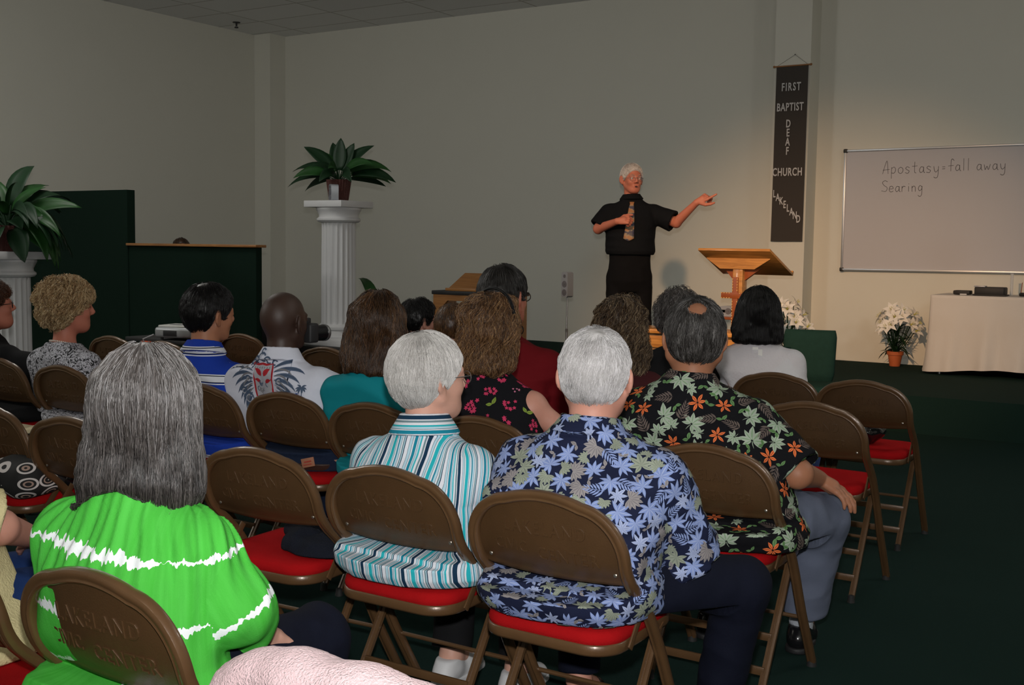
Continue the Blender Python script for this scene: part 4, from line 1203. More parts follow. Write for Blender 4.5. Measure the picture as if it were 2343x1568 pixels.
HM_BLOND = hair_mat('blonde', [(.12, .06, .025), (.32, .19, .085), (.52, .35, .17), (.74, .58, .36)], .45)
HM_BLACK = hair_mat('black', [(.004, .004, .004), (.007, .006, .006), (.010, .009, .009), (.016, .015, .015)], .40, .35)
HM_CURLY = hair_mat('streaked_brown', [(.012, .007, .004), (.050, .028, .014), (.12, .072, .036), (.34, .25, .15)], .4, .5)
HM_AUBURN = hair_mat('auburn', [(.020, .007, .004), (.06, .020, .010), (.11, .040, .018), (.17, .07, .03)], .4)

def cloth(name, c, rough=.85, var=.10, sheen=.0, bump=.22, bscale=420):
    return mat(name, c, rough, spec=.15, bump=bump, bscale=bscale, var=var, vscale=5, sheen=sheen)

class Body:
    pass

def seat_back(B, Q, gap=.0, ez=.0):
    """distance field of the space behind the front face of the chair's back (positive there)"""
    z = Q[:, 2]
    y = np.interp(z, _Z, _Y) + .024 + gap - .28 * np.maximum(0, z - .80)
    w_ = np.interp(z, [.545 - ez, .568 - ez], [0, 1])
    y = y * w_ + (-.27) * (1 - w_)
    return ((B.seat[1] + y) - Q[:, 1]).astype(f32)
def torso_rows(B, grow=0.0, hem=None):
    P, S = B.P, B.S
    rows = []
    for (u, hw, hd) in B.prof:
        z = B.z0 + (S[2] - B.z0) * u
        t = min(1.0, max(0, u)); tt = t ** 1.15
        cx = P[0] + (S[0] - P[0]) * tt; cy = P[1] + (S[1] - P[1]) * tt - B.hunch * math.sin(math.pi * min(1, t * .95)) * .9
        rows.append((z, cx, cy, hw * B.bulk + grow, hd * B.bulk * B.deep + grow))
    return rows
MALE = [(-.02, .175, .135), (.10, .195, .150), (.35, .190, .150), (.60, .195, .140), (.80, .200, .125), (.93, .180, .102), (1.04, .135, .082), (1.13, .095, .070), (1.21, .066, .060)]
FEM = [(-.02, .185, .140), (.10, .205, .155), (.35, .180, .140), (.60, .172, .128), (.80, .172, .115), (.93, .152, .094), (1.04, .115, .075), (1.13, .080, .063), (1.21, .056, .054)]

def make_person(label, seat, head, hyaw=0, hpitch=0, hroll=0, byaw=0, female=False, bulk=1.0, deep=1.0, hunch=.03, sdrop=.245, sback=.03, sx=0.0, sw=None,
                hscale=1.0, fat=0.0, skinm=None, elbows=None, wrists=None, hands=None, shirt=None, pants=None, hair=None, shoes=None, res=.0055, knees=None, ankles=None,
                z0=.475, standing=False, hipz=.56, group=None, detail=True, center=False, name='person', drop_head=0.0, sits=True, handscale=None):
    B = Body(); B.bulk = bulk; B.deep = deep; B.hunch = hunch; B.z0 = z0; B.prof = FEM if female else MALE
    B.female = female; B.fat = fat; B.hs = hscale
    px, py, Yh = head
    Ht = ony(px, py, Yh)
    B.H = np.array(Ht if center else Ht - np.array([0, 0, (.113 + drop_head) * hscale]))
    B.R = rotm(math.radians(hyaw), math.radians(hpitch), math.radians(hroll))
    by = math.radians(byaw); cb, sb = math.cos(by), math.sin(by)
    B.by = by
    fw = np.array([sb, cb, 0]); rt = np.array([cb, -sb, 0]); B.fw = fw; B.rt = rt
    B.S = B.H + rt * sx - fw * sback + np.array([0, 0, -sdrop * hscale])
    B.seat = seat; B.sitting = not standing and sits
    B.P = np.array([seat[0], seat[1] - .03, hipz])
    sw = sw or (.158 if female else .178); sw *= bulk ** .6; B.sw = sw
    up = np.array([0, 0, 1.])
    B.J = [B.S + rt * (s * sw) - up * .045 for s in (-1, 1)]
    def loc(v): return np.array([B.P[0], B.P[1], 0]) + rt * v[0] + fw * v[1] + up * v[2]
    elbows = elbows or [None, None]; wrists = wrists or [None, None]
    B.E = []; B.W = []
    for i, s in enumerate((-1, 1)):
        E = B.J[i] + rt * s * .035 * bulk + fw * .09 - up * .265 if elbows[i] is None else (loc(elbows[i]) if len(elbows[i]) == 3 else ony(*elbows[i][:2], elbows[i][2]))
        W_ = E - rt * s * .11 + fw * .20 - up * .04 if wrists[i] is None else loc(wrists[i])
        B.E.append(E); B.W.append(W_)
    knees = knees or [(-.12, .44, .50), (.12, .44, .50)]; ankles = ankles or [(-.12, .42, .10), (.12, .42, .10)]
    B.K = [loc(k) for k in knees]; B.A = [loc(k) for k in ankles]
    B.hip = [B.P + rt * (s * .095 * bulk) + np.array([0, 0, 0 if standing else -.01]) for s in (-1, 1)]
    root = empty(name, (seat[0], seat[1], 0), 0, label, 'person', group)
    B.root = root; off = np.array([seat[0], seat[1], 0], f32)
    ra = (.042 if female else .048) * bulk ** .35
    hb = []
    for i, s in enumerate((-1, 1)):
        d = B.W[i] - B.E[i]; hd = (hands or {}).get(i, {})
        f = hd.get('fwd', d); u = hd.get('up', (0, 0, 1))
        hb.append(hand_bones(B.W[i], f, u, s, hd.get('curl', (.45, .5, .55, .6)), hd.get('thumb', .5), scale=handscale or (.95 if female else 1.02)))
    B.hb = hb
    neckr = (.050 if female else .058) * (1 + fat * 6)
    tr = torso_rows(B, -.022)
    def body_fn(P):
        q = ((P - B.H.astype(f32)) @ B.R) / hscale
        d = head_d(q, female, fat=fat, detail=detail) * hscale
        n0 = B.H + B.R[:, 1] * -.022 + B.R[:, 2] * -.05
        d = smin(d, cap(P, n0, B.S + up * .01 + fw * .005, neckr, neckr * 1.12), .025)
        t = loft(P, tr, by)
        for i in (0, 1):
            t = smin(t, cap(P, B.S - up * .02, B.J[i], .060 * bulk, .054 * bulk), .04)
            a = cap(P, B.J[i], B.E[i], ra * 1.08, ra * .86); a = smin(a, cap(P, B.E[i], B.W[i], ra * .90, ra * .56), .02)
            t = smin(t, a, .02)
            for (a0, b0, r0, r1) in hb[i]: t = smin(t, cap(P, a0, b0, r0, r1), .005)
            t = smin(t, cap(P, B.hip[i], B.K[i], .070 * bulk, .055), .03)
            t = smin(t, cap(P, B.K[i], B.A[i], .050, .036), .02)
            t = smin(t, cap(P, B.A[i], B.A[i] + fw * .12 - up * .055, .036, .030), .02)
        if B.sitting: t = smax(t, seat_back(B, P, .035, .030), .01)
        return smin(d, t, .03)
    pts = np.array([B.H, B.S, B.P, *B.J, *B.E, *B.W, *B.K, *B.A, *[b[1] for h_ in hb for b in h_]])
    lo = pts.min(0) - .17; hi = pts.max(0) + .17; lo[2] = max(lo[2], -.02); hi[2] = B.H[2] + .14 * hscale
    B.lo, B.hi = lo, hi
    V, F = surfnet(body_fn, lo, hi, res)
    B.body_fn = body_fn
    mesh_obj('body', V - off, F, skinm or SK_FAIR, root)
    B.off = off; B.ra = ra; B.res = res; B.neckr = neckr
    if shirt: make_shirt(B, **shirt)
    if pants: make_pants(B, **pants)
    if shoes: make_shoes(B, **shoes)
    if hair: make_hair(B, **hair)
    return B

def make_shirt(B, mats, sleeve=.62, arm_grow=.016, grow=.012, hem=0.0, collar=None, neck_open=.0, wrinkle=.006, fold=None, hemz=None, flare=0.0, sleeve_flare=.012, cuff=None,
               name='shirt', decals=None, uvmode=True, puff=0.0, neckline=None, res=None, sleeveless=False, seed=0.0):
    up = np.array([0, 0, 1.]); by = B.by
    rows = torso_rows(B, grow)
    if flare: rows = [(z, cx, cy, hw + flare * max(0, 1 - i / 2.2), hd + flare * .7 * max(0, 1 - i / 2.2)) for i, (z, cx, cy, hw, hd) in enumerate(rows)]
    ra = B.ra
    nb = B.S + up * ((.21 * (B.S[2] - B.z0)) * .92 + .008)      # neck base
    hemz = hemz if hemz is not None else B.z0
    ends = []
    def arm_parts(P):
        out = []
        for i in (0, 1):
            if sleeveless: out.append(None); continue
            J, E, W_ = B.J[i], B.E[i], B.W[i]
            if sleeve <= 1:
                en = J + (E - J) * sleeve; dr = (E - J) / np.linalg.norm(E - J)
                a = cap(P, J, J + (E - J) * (sleeve + .10), ra * 1.12 + arm_grow, ra + arm_grow + sleeve_flare)
                r_in = ra + .006
                a = smax(a, ((P - en.astype(f32)) @ dr.astype(f32)), .004)
                a = smax(a, -np.maximum(cap(P, J + (E - J) * (sleeve - .08), E, ra + arm_grow * .62 + .001, ra + arm_grow * .62 + sleeve_flare), ((en - dr * .035 - 0).astype(f32) * 0 + 0).sum() - ((P - (en - dr * .035).astype(f32)) @ dr.astype(f32))), .003)
            else:
                fr = sleeve - 1; en = E + (W_ - E) * fr; dr = (W_ - E) / np.linalg.norm(W_ - E)
                a = cap(P, J, E, ra * 1.12 + arm_grow, ra + arm_grow + puff * .5)
                a2 = cap(P, E, E + (W_ - E) * (fr + .05), ra + arm_grow + puff * .5, ra * .7 + arm_grow + puff * .3)
                a2 = smax(a2, ((P - en.astype(f32)) @ dr.astype(f32)), .006)
                a = smin(a, a2, .03)
            out.append(a)
        return out
    def torso(P):
        t = loft(P, rows, by)
        for i in (0, 1):
            t = smin(t, cap(P, B.S - up * .02, B.J[i] - B.rt * (-1, 1)[i] * (.03 if sleeveless else 0), .060 * B.bulk + grow, (.048 if sleeveless else .056) * B.bulk + grow), .04)
        return t
    def fn(P):
        t = torso(P)
        for a in arm_parts(P):
            if a is not None: t = smin(t, a, .022)
        # wrinkles
        Q = P.astype(f32)
        if wrinkle:
            n1 = noise3(Q * f32([9, 9, 14]) + seed); n2 = noise3(Q * f32([22, 22, 30]) + 7 + seed)
            t = t - wrinkle * (1 - np.abs(n1) * 1.7) * .9 - wrinkle * .35 * n2
        if fold is not None: t = t - fold(B, Q)
        # neck opening
        ax = (B.H + B.R[:, 1] * -.02 - nb); axn = ax / np.linalg.norm(ax)
        q = Q - nb.astype(f32); h = q @ axn.astype(f32); rad = np.sqrt(np.maximum((q * q).sum(1) - h * h, 0))
        if neckline is not None:
            t = smax(t, -neckline(B, Q), .004)
        elif collar is not None:
            ch, r0, r1 = collar; r0 = max(r0, B.neckr * 1.12 + .012); r1 = max(r1, r0 + .026)
            cd = np.maximum(rad - (r1 + (r0 - r1) * np.clip((h + .01) / ch, 0, 1)), np.maximum(h - ch * (.9 + .1 * 0), -.015 - h)) 
            t = smin(t, cd, .006)
            t = smax(t, -np.maximum(rad - (B.neckr + .006), -(h - ch * .25)), .003)
        else:
            t = smax(t, (h - .012 + neck_open), .004)
        t = smax(t, (hemz + hem - Q[:, 2]), .006)
        if B.sitting: t = smax(t, seat_back(B, Q), .012)
        return t
    lo = B.lo.copy(); hi = B.hi.copy(); lo[1] = min(B.P[1], B.S[1]) - .30; lo[2] = hemz - .02; hi[2] = B.S[2] + .14
    hi[1] = max(B.S[1] + .3, B.P[1] + .3, max(e[1] for e in B.E) + .12, max(w_[1] for w_ in B.W) + .05 if sleeve > 1 else -9)
    pts = np.array([B.S, B.P, *B.J, *B.E] + (B.W if sleeve > 1 else [])); lo[0] = pts[:, 0].min() - .22; hi[0] = pts[:, 0].max() + .22
    V, F = surfnet(fn, lo, hi, res or B.res)
    V = smooth_mesh(V, F, 1, .35)
    B.shirt_fn = fn
    mats = mats if isinstance(mats, (list, tuple)) else [mats]
    # pattern coordinates: around the trunk, or around each sleeve
    T = torso(V); Ar = arm_parts(V)
    cyc = np.interp(V[:, 2], [r[0] for r in rows], [r[2] for r in rows]); cxc = np.interp(V[:, 2], [r[0] for r in rows], [r[1] for r in rows])
    part = np.zeros(len(V), int); UV = np.zeros((4, len(V), 2))
    c, s_ = math.cos(by), math.sin(by); x = V[:, 0] - cxc; y = V[:, 1] - cyc
    u_ = x * c - y * s_; v_ = x * s_ + y * c
    wv = np.clip((np.abs(u_) - .10) / .06, 0, 1); UV[0, :, 0] = u_ + np.sign(u_) * np.maximum(0, v_ + .11) * .9 * wv; UV[0, :, 1] = V[:, 2] - hemz
    for i in (0, 1):
        if Ar[i] is None: continue
        J, E, W_ = B.J[i], B.E[i], B.W[i]
        part[(Ar[i] < T - .004)] = i + 1
        ab = (E - J); L_ = np.linalg.norm(ab); ab = ab / L_; q = V - J; h = q @ ab
        rr = q - h[:, None] * ab; e1 = np.cross(ab, B.fw); e1 /= np.linalg.norm(e1); e2 = np.cross(ab, e1)
        UV[i + 1, :, 0] = np.arctan2(rr @ e1, rr @ e2) * .06 * (1 if i else -1) + 2 + i; UV[i + 1, :, 1] = (B.S[2] - hemz) - h - .02
    if collar is not None:
        ax = (B.H + B.R[:, 1] * -.02 - nb); axn = ax / np.linalg.norm(ax); q = V - nb; h = q @ axn; rad = np.sqrt(np.maximum((q * q).sum(1) - h * h, 0))
        on = (h > -.016) & (rad < collar[2] + .010) & (T > .004); part[on] = 3; UV[3, :, 0] = h * .9 + .031; UV[3, :, 1] = .3
    pf = np.sort(part[F], axis=1)[:, 2] if len(F) else part[:0]
    # majority vote
    pf = np.array(part[F[:, 0]]); k = (part[F] == part[F[:, 2]][:, None]).sum(1) >= 2; pf[k] = part[F[k, 2]]
    o = mesh_obj(name, V - B.off, F, mats, B.root)
    uvl = o.data.uv_layers.new(name='fabric')
    li = np.empty(len(o.data.loops), dtype=np.int32); o.data.loops.foreach_get('vertex_index', li)
    if len(li) == F.size:
        pl = np.repeat(pf, 4); uvl.data.foreach_set('uv', UV[pl, li].astype(f32).ravel())
    B.shirt = o; B.shirtV = V; B.shirtF = F; B.shirt_part = part
    if decals is not None: decals(B)
    return o

def make_pants(B, m, leg=.92, grow=.014, wrinkle=.005, name='trousers', lo_leg=0.0, cuffr=.060, top=None, back=0.0):
    up = np.array([0, 0, 1.])
    rows = [(B.P[2] - .10, B.P[0], B.P[1], .165 * B.bulk, .12 * B.bulk), (B.P[2] - .02, B.P[0], B.P[1] + .01, .175 * B.bulk, .130 * B.bulk), (top or B.P[2] + .03, B.P[0], B.P[1] - back, .155 * B.bulk if not top else .180 * B.bulk, .115 * B.bulk if not top else .150 * B.bulk)]
    def fn(P):
        Q = P.astype(f32); t = loft(Q, rows, B.by, kz=.04)
        for i in (0, 1):
            kn = B.K[i]; an = kn + (B.A[i] - kn) * leg
            t = smin(t, cap(Q, B.hip[i], kn, .086 * B.bulk, .060 + grow), .04)
            a = cap(Q, kn, kn + (B.A[i] - kn) * (leg + .15), .057 + grow, cuffr)
            dr = (B.A[i] - kn); dr = dr / np.linalg.norm(dr)
            a = smax(a, (Q - an.astype(f32)) @ dr.astype(f32), .006)
            t = smin(t, a, .03)
        if wrinkle: t = t - wrinkle * (1 - 1.7 * np.abs(noise3(Q * f32([11, 11, 11]) + 3))) - wrinkle * .5 * noise3(Q * f32(26))
        if B.sitting: t = smax(t, seat_back(B, Q, .03 if not top else .0, .03 if not top else .0), .012)
        return t
    pts = np.array([B.P, *B.hip, *B.K, *B.A]); lo = pts.min(0) - .20; hi = pts.max(0) + .20; lo[2] = max(lo[2], .0); 
    V, F = surfnet(fn, lo, hi, B.res); V = smooth_mesh(V, F, 1, .35)
    if not hasattr(B, 'noclip'):
        V = V.copy()
        on = (V[:, 2] < .484) & (V[:, 2] > .40) & (V[:, 1] < B.P[1] + .24) & (V[:, 1] > B.P[1] - .22)
        if B.P[2] < .7: V[on, 2] = np.maximum(V[on, 2], .481)
    return mesh_obj(name, V - B.off, F, m, B.root)

def make_shoes(B, m, name='shoe', sole=None, socks=None):
    up = np.array([0, 0, 1.])
    for i, s in enumerate((-1, 1)):
        a = B.A[i].copy(); c = np.array([a[0], a[1], 0.]); f = B.fw
        def fn(P):
            Q = P.astype(f32)
            t = cap(Q, c + up * .045 - f * .045, c + up * .040 + f * .06, .040, .040)
            t = smin(t, cap(Q, c + up * .030 + f * .08, c + up * .026 + f * .155, .042, .034), .04)
            t = smin(t, cap(Q, c + up * .07 - f * .01, c + up * .085 - f * .02, .040, .038), .03)
            t = smax(t, Q[:, 2] - .092, .008); return smax(t, .012 - Q[:, 2], .004)
        V, F = surfnet(fn, c - .12 + up * .1, c + f * .14 + .12, .004)
        sh = mesh_obj(name, V - B.off, F, m, B.root)
        def fs(P):
            Q = P.astype(f32); t = cap(Q, c + up * .01 - f * .045, c + up * .01 + f * .05, .044, .041)
            t = smin(t, cap(Q, c + up * .01 + f * .05, c + up * .01 + f * .158, .044, .038), .02)
            return smax(smax(t, Q[:, 2] - .022, .003), .001 - Q[:, 2], .003)
        V, F = surfnet(fs, c - .12 + up * .1, c + f * .14 + .12, .004)
        mesh_obj('sole', V - B.off, F, sole or m_black, sh)
        if socks is not None:
            k = B.K[i] - a; k = k / np.linalg.norm(k)
            def fk(P): return cap(P, a - up * .02, a + k * .09, .042, .046) + .003 * noise3(P.astype(f32) * f32([20, 20, 90]))
            V, F = surfnet(fk, a - .10, a + .16, .005); mesh_obj('sock', V - B.off, F, socks, B.root)

# ---- hair
def tubes(P, r, n=3):
    """P: (S, K, 3) strand points, r: (S, K) radii -> verts, faces"""
    S, K, _ = P.shape
    T = np.gradient(P, axis=1); T /= np.linalg.norm(T, axis=2, keepdims=True) + 1e-9
    ref = np.zeros_like(T); ref[..., 0] = .3; ref[..., 1] = .8; ref[..., 2] = .52
    U = np.cross(T, ref); U /= np.linalg.norm(U, axis=2, keepdims=True) + 1e-9; W_ = np.cross(T, U)
    vs = []
    for k in range(n):
        a = 2 * math.pi * k / n; vs.append(P + (U * math.cos(a) + W_ * math.sin(a)) * r[..., None])
    V = np.stack(vs, 2).reshape(-1, 3)           # S,K,n
    base = (np.arange(S)[:, None] * K + np.arange(K - 1)[None]) * n
    F = []
    for k in range(n):
        a = base + k; b = base + (k + 1) % n
        F.append(np.stack([a, b, b + n, a + n], -1).reshape(-1, 4))
    return V, np.concatenate(F)

def make_hair(B, style, m, n=3000, length=.05, r=.0007, K=7, curl=0.0, curlf=60, lift=.004, seed=1, thick=.010, part=None, crown=(0, -.05, .105), grav=.6, res=.005, len_var=.3, keep=None, name='hair', wave=0.0,
              stick=1.0, c0=.5, cvar=.55, fade=0.0, shell_rough=.003, back=.0):
    rs = np.random.RandomState(seed); hs = B.hs
    Hc = B.H.astype(f32)
    def toloc(P): return ((P - Hc) @ B.R) / hs
    def fn(P):
        q = toloc(P.astype(f32)); d = style(q, thick)
        nz = noise3(q * 55 + seed * 3) * shell_rough
        return (d - nz) * hs
    ext = .26 * hs
    lo = B.H - ext; hi = B.H + .17 * hs; lo[2] = B.H[2] - .42 * hs
    hi[0] = B.H[0] + ext; hi[1] = B.H[1] + ext
    V, F = surfnet(fn, lo, hi, res)
    if len(F) == 0: return
    q = toloc(V)
    # seeds: on the shell, optionally limited
    ok = np.ones(len(V), bool) if keep is None else keep(q)
    idx = np.where(ok)[0]
    cq = q[idx] - np.array(crown, f32); idx = idx[(cq[:, 0] ** 2 + cq[:, 1] ** 2) > .018 ** 2]
    pick = rs.choice(idx, n); p = V[pick] + rs.normal(0, res * .5, (n, 3)).astype(f32)
    off = (rs.rand(n) ** 1.5 * lift + .0004).astype(f32)
    L_ = length * (1 + len_var * (rs.rand(n) * 2 - 1)); st = (L_ / (K - 1))[:, None]
    down = (B.R @ np.array([0, back * -1.0, -1.0], f32)) * .5 + np.array([0, 0, -1], f32) * .5
    cr = (B.R @ (np.array(crown, f32) * hs)) + Hc
    P_ = np.zeros((n, K, 3), f32)
    ph = rs.rand(n) * 6.28
    for k in range(K):
        g = grad(fn, p); d = fn(p)
        p = p - g * (d - off)[:, None] * (stick if k else 1)
        out = p.copy()
        away = p - cr; away /= np.linalg.norm(away, axis=1, keepdims=True) + 1e-6
        di = away * (1 - grav) + down[None] * grav
        if part is not None: di = di + part(toloc(p)) @ B.R.T
        di = di - g * (di * g).sum(1)[:, None]; di /= np.linalg.norm(di, axis=1, keepdims=True) + 1e-6
        bn = np.cross(di, g)
        if wave: di = di + bn * (wave * np.sin(ph * .3 + noise3(p * 14) * 3 + k * .8))[:, None]
        if curl:
            a = ph + curlf * k * st[:, 0]
            out = p + g * ((np.cos(a) + 1) * curl)[:, None] + bn * (np.sin(a) * curl)[:, None]
        P_[:, k] = out
        p = p + di * st
    rad = np.full((n, K), r, f32); rad *= np.linspace(1.15, .35, K)[None]
    TV, TF = tubes(P_, rad)
    lum = np.clip(c0 + cvar * (rs.rand(n) - .5) + .22 * noise3(P_[:, 0] * 30), 0, 1)
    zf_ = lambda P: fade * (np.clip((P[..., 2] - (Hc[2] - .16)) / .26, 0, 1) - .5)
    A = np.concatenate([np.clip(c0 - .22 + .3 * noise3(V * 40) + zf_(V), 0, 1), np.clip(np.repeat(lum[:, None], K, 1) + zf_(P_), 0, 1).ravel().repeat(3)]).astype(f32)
    VV = np.concatenate([V, TV]); FF = np.concatenate([F, TF + len(V)])
    o = mesh_obj(name, VV - B.off, FF, m, B.root)
    at_ = o.data.attributes.new('strand', 'FLOAT', 'POINT'); at_.data.foreach_set('value', A)
    B.hair_fn = fn
    return o

# styles: distance fields in head space
def cap_shell(q, t, grow=(0, 0, 0)):
    d = ell(q, (0, -.014, .030), (.076 + t, .094 + t, .083 + t)); return smin(d, ell(q, (0, -.040, .000), (.068 + t, .066 + t, .075 + t)), .03)
def short_cut(q, t, front=.062, side=-.028, nape=-.078, tempz=.01):
    """short hair: everything above a line running from forehead over the ear to the nape"""
    d = cap_shell(q, t)
    y, z = q[:, 1], q[:, 2]
    low = np.where(y > -.015, side + (y + .015) * .9, np.where(y > -.045, side + (y + .015) * 1.0, nape + (y + .045) * .0))
    low = np.interp(y, [-.14, -.06, -.040, -.024, .004, .016, .055, .085, .12], [nape, nape, -.050, .020, .022, -.015, .03, .085, .12])
    d = smax(d, (low - z) * .8, .006)
    # leave the ears free
    for s in (-1, 1): d = smax(d, -ell(q, (s * .090, -.010, -.012), (.020, .030, .038)), .004)
    return d
def bald_spot(q, c, r, d): return smax(d, -(np.sqrt(((q - f32(c)) ** 2).sum(1)) - r), .004)

# ------------------------------------------------------------------ the cast: near rows
navy = cloth('navy_cotton', (.0045, .006, .015)); jeans = cloth('dark_denim', (.012, .020, .045)); greyt = cloth('grey_blue_trousers', (.125, .145, .205), .8)
blackc = cloth('black_cloth', (.008, .008, .009))
SEATY = {}
if 1:
    # woman in green
    def long_hair(q, t):
        d = cap_shell(q, .016)
        z, y, x = q[:, 2], q[:, 1], q[:, 0]
        w_ = np.interp(z, [-.19, -.15, -.08, 0, .06], [.110, .118, .112, .098, .085]); dp = np.interp(z, [-.19, -.15, -.08, 0, .06], [.070, .078, .078, .085, .09])
        yc = np.interp(z, [-.19, -.1, 0], [-.035, -.030, -.018])
        k = (np.abs(x / w_) ** 2.4 + np.abs((y - yc) / dp) ** 2.4) ** (1 / 2.4); s = (k - 1) * .08
        s = smax(s, z - .06, .03); s = smax(s, -.172 + .02 * np.cos(x * 28 + .8) - z, .012)
        d = smin(d, s, .03)
        face = ell(q, (0, .085, -.05), (.062, .075, .14)); return smax(d, -face, .01)
    green = cloth('green_tie_dye', (.07, .45, .05))
    N, L, b = nodes_of(green)
    uv = N.new('ShaderNodeUVMap'); uv.uv_map = 'fabric'; sp_ = N.new('ShaderNodeSeparateXYZ'); L.new(uv.outputs[0], sp_.inputs[0])
    def math_(op, a, b_=None, c_=None):
        n = N.new('ShaderNodeMath'); n.operation = op
        for i, v in enumerate((a, b_, c_)):
            if v is None: continue
            if isinstance(v, (int, float)): n.inputs[i].default_value = v
            else: L.new(v, n.inputs[i])
        return n.outputs[0]
    def noise_uv(sx, sy, detail=3, off=0.0):
        mp = N.new('ShaderNodeMapping'); mp.inputs['Scale'].default_value = (sx, sy, 1); mp.inputs['Location'].default_value = (off, off, 0); L.new(uv.outputs[0], mp.inputs[0])
        n = N.new('ShaderNodeTexNoise'); n.inputs['Scale'].default_value = 1; n.inputs['Detail'].default_value = detail; L.new(mp.outputs[0], n.inputs['Vector']); return n.outputs['Fac']
    v = sp_.outputs[1]; u = sp_.outputs[0]
    jag = noise_uv(110, 4, 2); big = noise_uv(9, 2, 2, 5)
    amp = math_('MULTIPLY', math_('SUBTRACT', big, .26), .115)
    vj = math_('ADD', v, math_('MULTIPLY', math_('SUBTRACT', noise_uv(70, 1.5, 1, 3), .5), .020))
    vv = math_('ADD', vj, math_('MULTIPLY', math_('SINE', math_('MULTIPLY', u, 9.0)), .012))
    per = math_('ABSOLUTE', math_('SUBTRACT', math_('MODULO', math_('ADD', vv, 10 * .125 - .033), .125), .0625))
    band = math_('LESS_THAN', per, math_('MULTIPLY', amp, math_('ADD', jag, -.25)))
    strk = noise_uv(60, 3, 4, 9)
    mx1 = N.new('ShaderNodeMix'); mx1.data_type = 'RGBA'; mx1.inputs[6].default_value = (.035, .34, .022, 1); mx1.inputs[7].default_value = (.10, .56, .085, 1)
    L.new(strk, mx1.inputs[0])
    mx2 = N.new('ShaderNodeMix'); mx2.data_type = 'RGBA'; mx2.inputs[7].default_value = (.80, .84, .86, 1); L.new(mx1.outputs[2], mx2.inputs[6]); L.new(band, mx2.inputs[0])
    L.new(mx2.outputs[2], b.inputs['Base Color'])
    def gathers(B, Q):
        x = Q[:, 0] - B.S[0]; y = Q[:, 1] - B.S[1] ; ang = np.arctan2(x, -(y - .1)); z = Q[:, 2] - B.S[2]
        f = np.clip(1 - np.abs(z + .02) / .16, 0, 1)
        return .0045 * np.sin(ang * 46 + 2 * noise3(Q * 12)) * f + .006 * noise3(np.stack([ang * 7, z * 3, z * 0], 1).astype(f32)) + .004 * noise3(Q * f32([26, 26, 5]))
    SEATY['g'] = make_person('person seen from behind in a green and white tie-dye blouse, with long straight grey hair', (-1.80, 1.50), (338, 803, 1.53), hyaw=-30, hpitch=4, byaw=-14, female=True, bulk=.97, deep=1.0,
        hunch=.02, sdrop=.225, sback=.045, res=.0055, sw=.150,
        shirt=dict(mats=[green], sleeve=1.55, arm_grow=.020, puff=.016, grow=.018, flare=.03, wrinkle=.004, fold=gathers, name='blouse', hemz=.484),
        elbows=[None, (.185, .05, .70)], wrists=[None, (.165, .20, .600)],
        pants=dict(m=navy), knees=[(-.12, .46, .50), (.15, .44, .51)],
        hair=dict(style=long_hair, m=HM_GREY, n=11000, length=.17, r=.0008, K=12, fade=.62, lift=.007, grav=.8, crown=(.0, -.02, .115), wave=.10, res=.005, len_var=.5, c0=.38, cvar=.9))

    # ---- woman in the teal striped shirt
    def bob_white(q, t):
        d = cap_shell(q, .014)
        y, z = q[:, 1], q[:, 2]
        d = smin(d, ell(q, (0, -.045, .01), (.092, .075, .095)), .03)
        low = np.interp(y, [-.14, -.06, -.03, -.005, .02, .045, .075, .10, .12], [-.115, -.112, -.075, -.012, -.035, .005, .035, .075, .10])
        d = smax(d, (low - z) * .8, .008)
        return smax(d, -ell(q, (0, .098, -.03), (.066, .05, .085)), .008)
    teal = cloth('teal_striped_cotton', (.5, .6, .65))
    N, L, b = nodes_of(teal)
    uv = N.new('ShaderNodeUVMap'); uv.uv_map = 'fabric'; sp_ = N.new('ShaderNodeSeparateXYZ'); L.new(uv.outputs[0], sp_.inputs[0])
    W = (.70, .72, .78); LB = (.42, .62, .72); TQ = (.02, .42, .48); TE = (.01, .22, .32); NV = (.008, .035, .075); GR = (.16, .25, .28); DK = (.02, .06, .10)
    seq = [(W, 5), (DK, 1), (LB, 6), (DK, 1), (W, 3), (TE, 7), (W, 2), (DK, 1), (LB, 4), (TQ, 3), (W, 5), (GR, 4), (W, 2), (NV, 8), (W, 5), (DK, 1), (LB, 4), (GR, 1), (W, 3), (TQ, 8), (LB, 3), (DK, 1), (W, 4), (TE, 3), (LB, 5), (DK, 1), (W, 3), (GR, 3), (LB, 2), (NV, 2), (W, 3)]
    tot = sum(k for _, k in seq)
    fr = N.new('ShaderNodeMath'); fr.operation = 'FRACT'; ml = N.new('ShaderNodeMath'); ml.operation = 'MULTIPLY'; ml.inputs[1].default_value = 1 / .135
    L.new(sp_.outputs[0], ml.inputs[0]); L.new(ml.outputs[0], fr.inputs[0])
    rp = N.new('ShaderNodeValToRGB'); rp.color_ramp.interpolation = 'CONSTANT'; e = rp.color_ramp.elements; acc = 0
    for i, (c, k) in enumerate(seq):
        x = e[0] if i == 0 else (e[1] if i == 1 else e.new(acc / tot)); x.position = acc / tot; x.color = (*c, 1); acc += k
    L.new(fr.outputs[0], rp.inputs[0]); L.new(rp.outputs[0], b.inputs['Base Color'])
    def waist(B, Q):
        z = Q[:, 2] - B.z0; x = Q[:, 0] - B.P[0]
        zz = z - .13 + .35 * x * x + .01 * noise3(Q * 14)
        zw = z - .235 + .08 * x
        return -.007 * np.exp(-(zz / .014) ** 2) + .012 * np.exp(-((zz + .045) / .035) ** 2) - .006 * np.exp(-(zw / .012) ** 2) + .003 * noise3(Q * f32([30, 30, 6]))
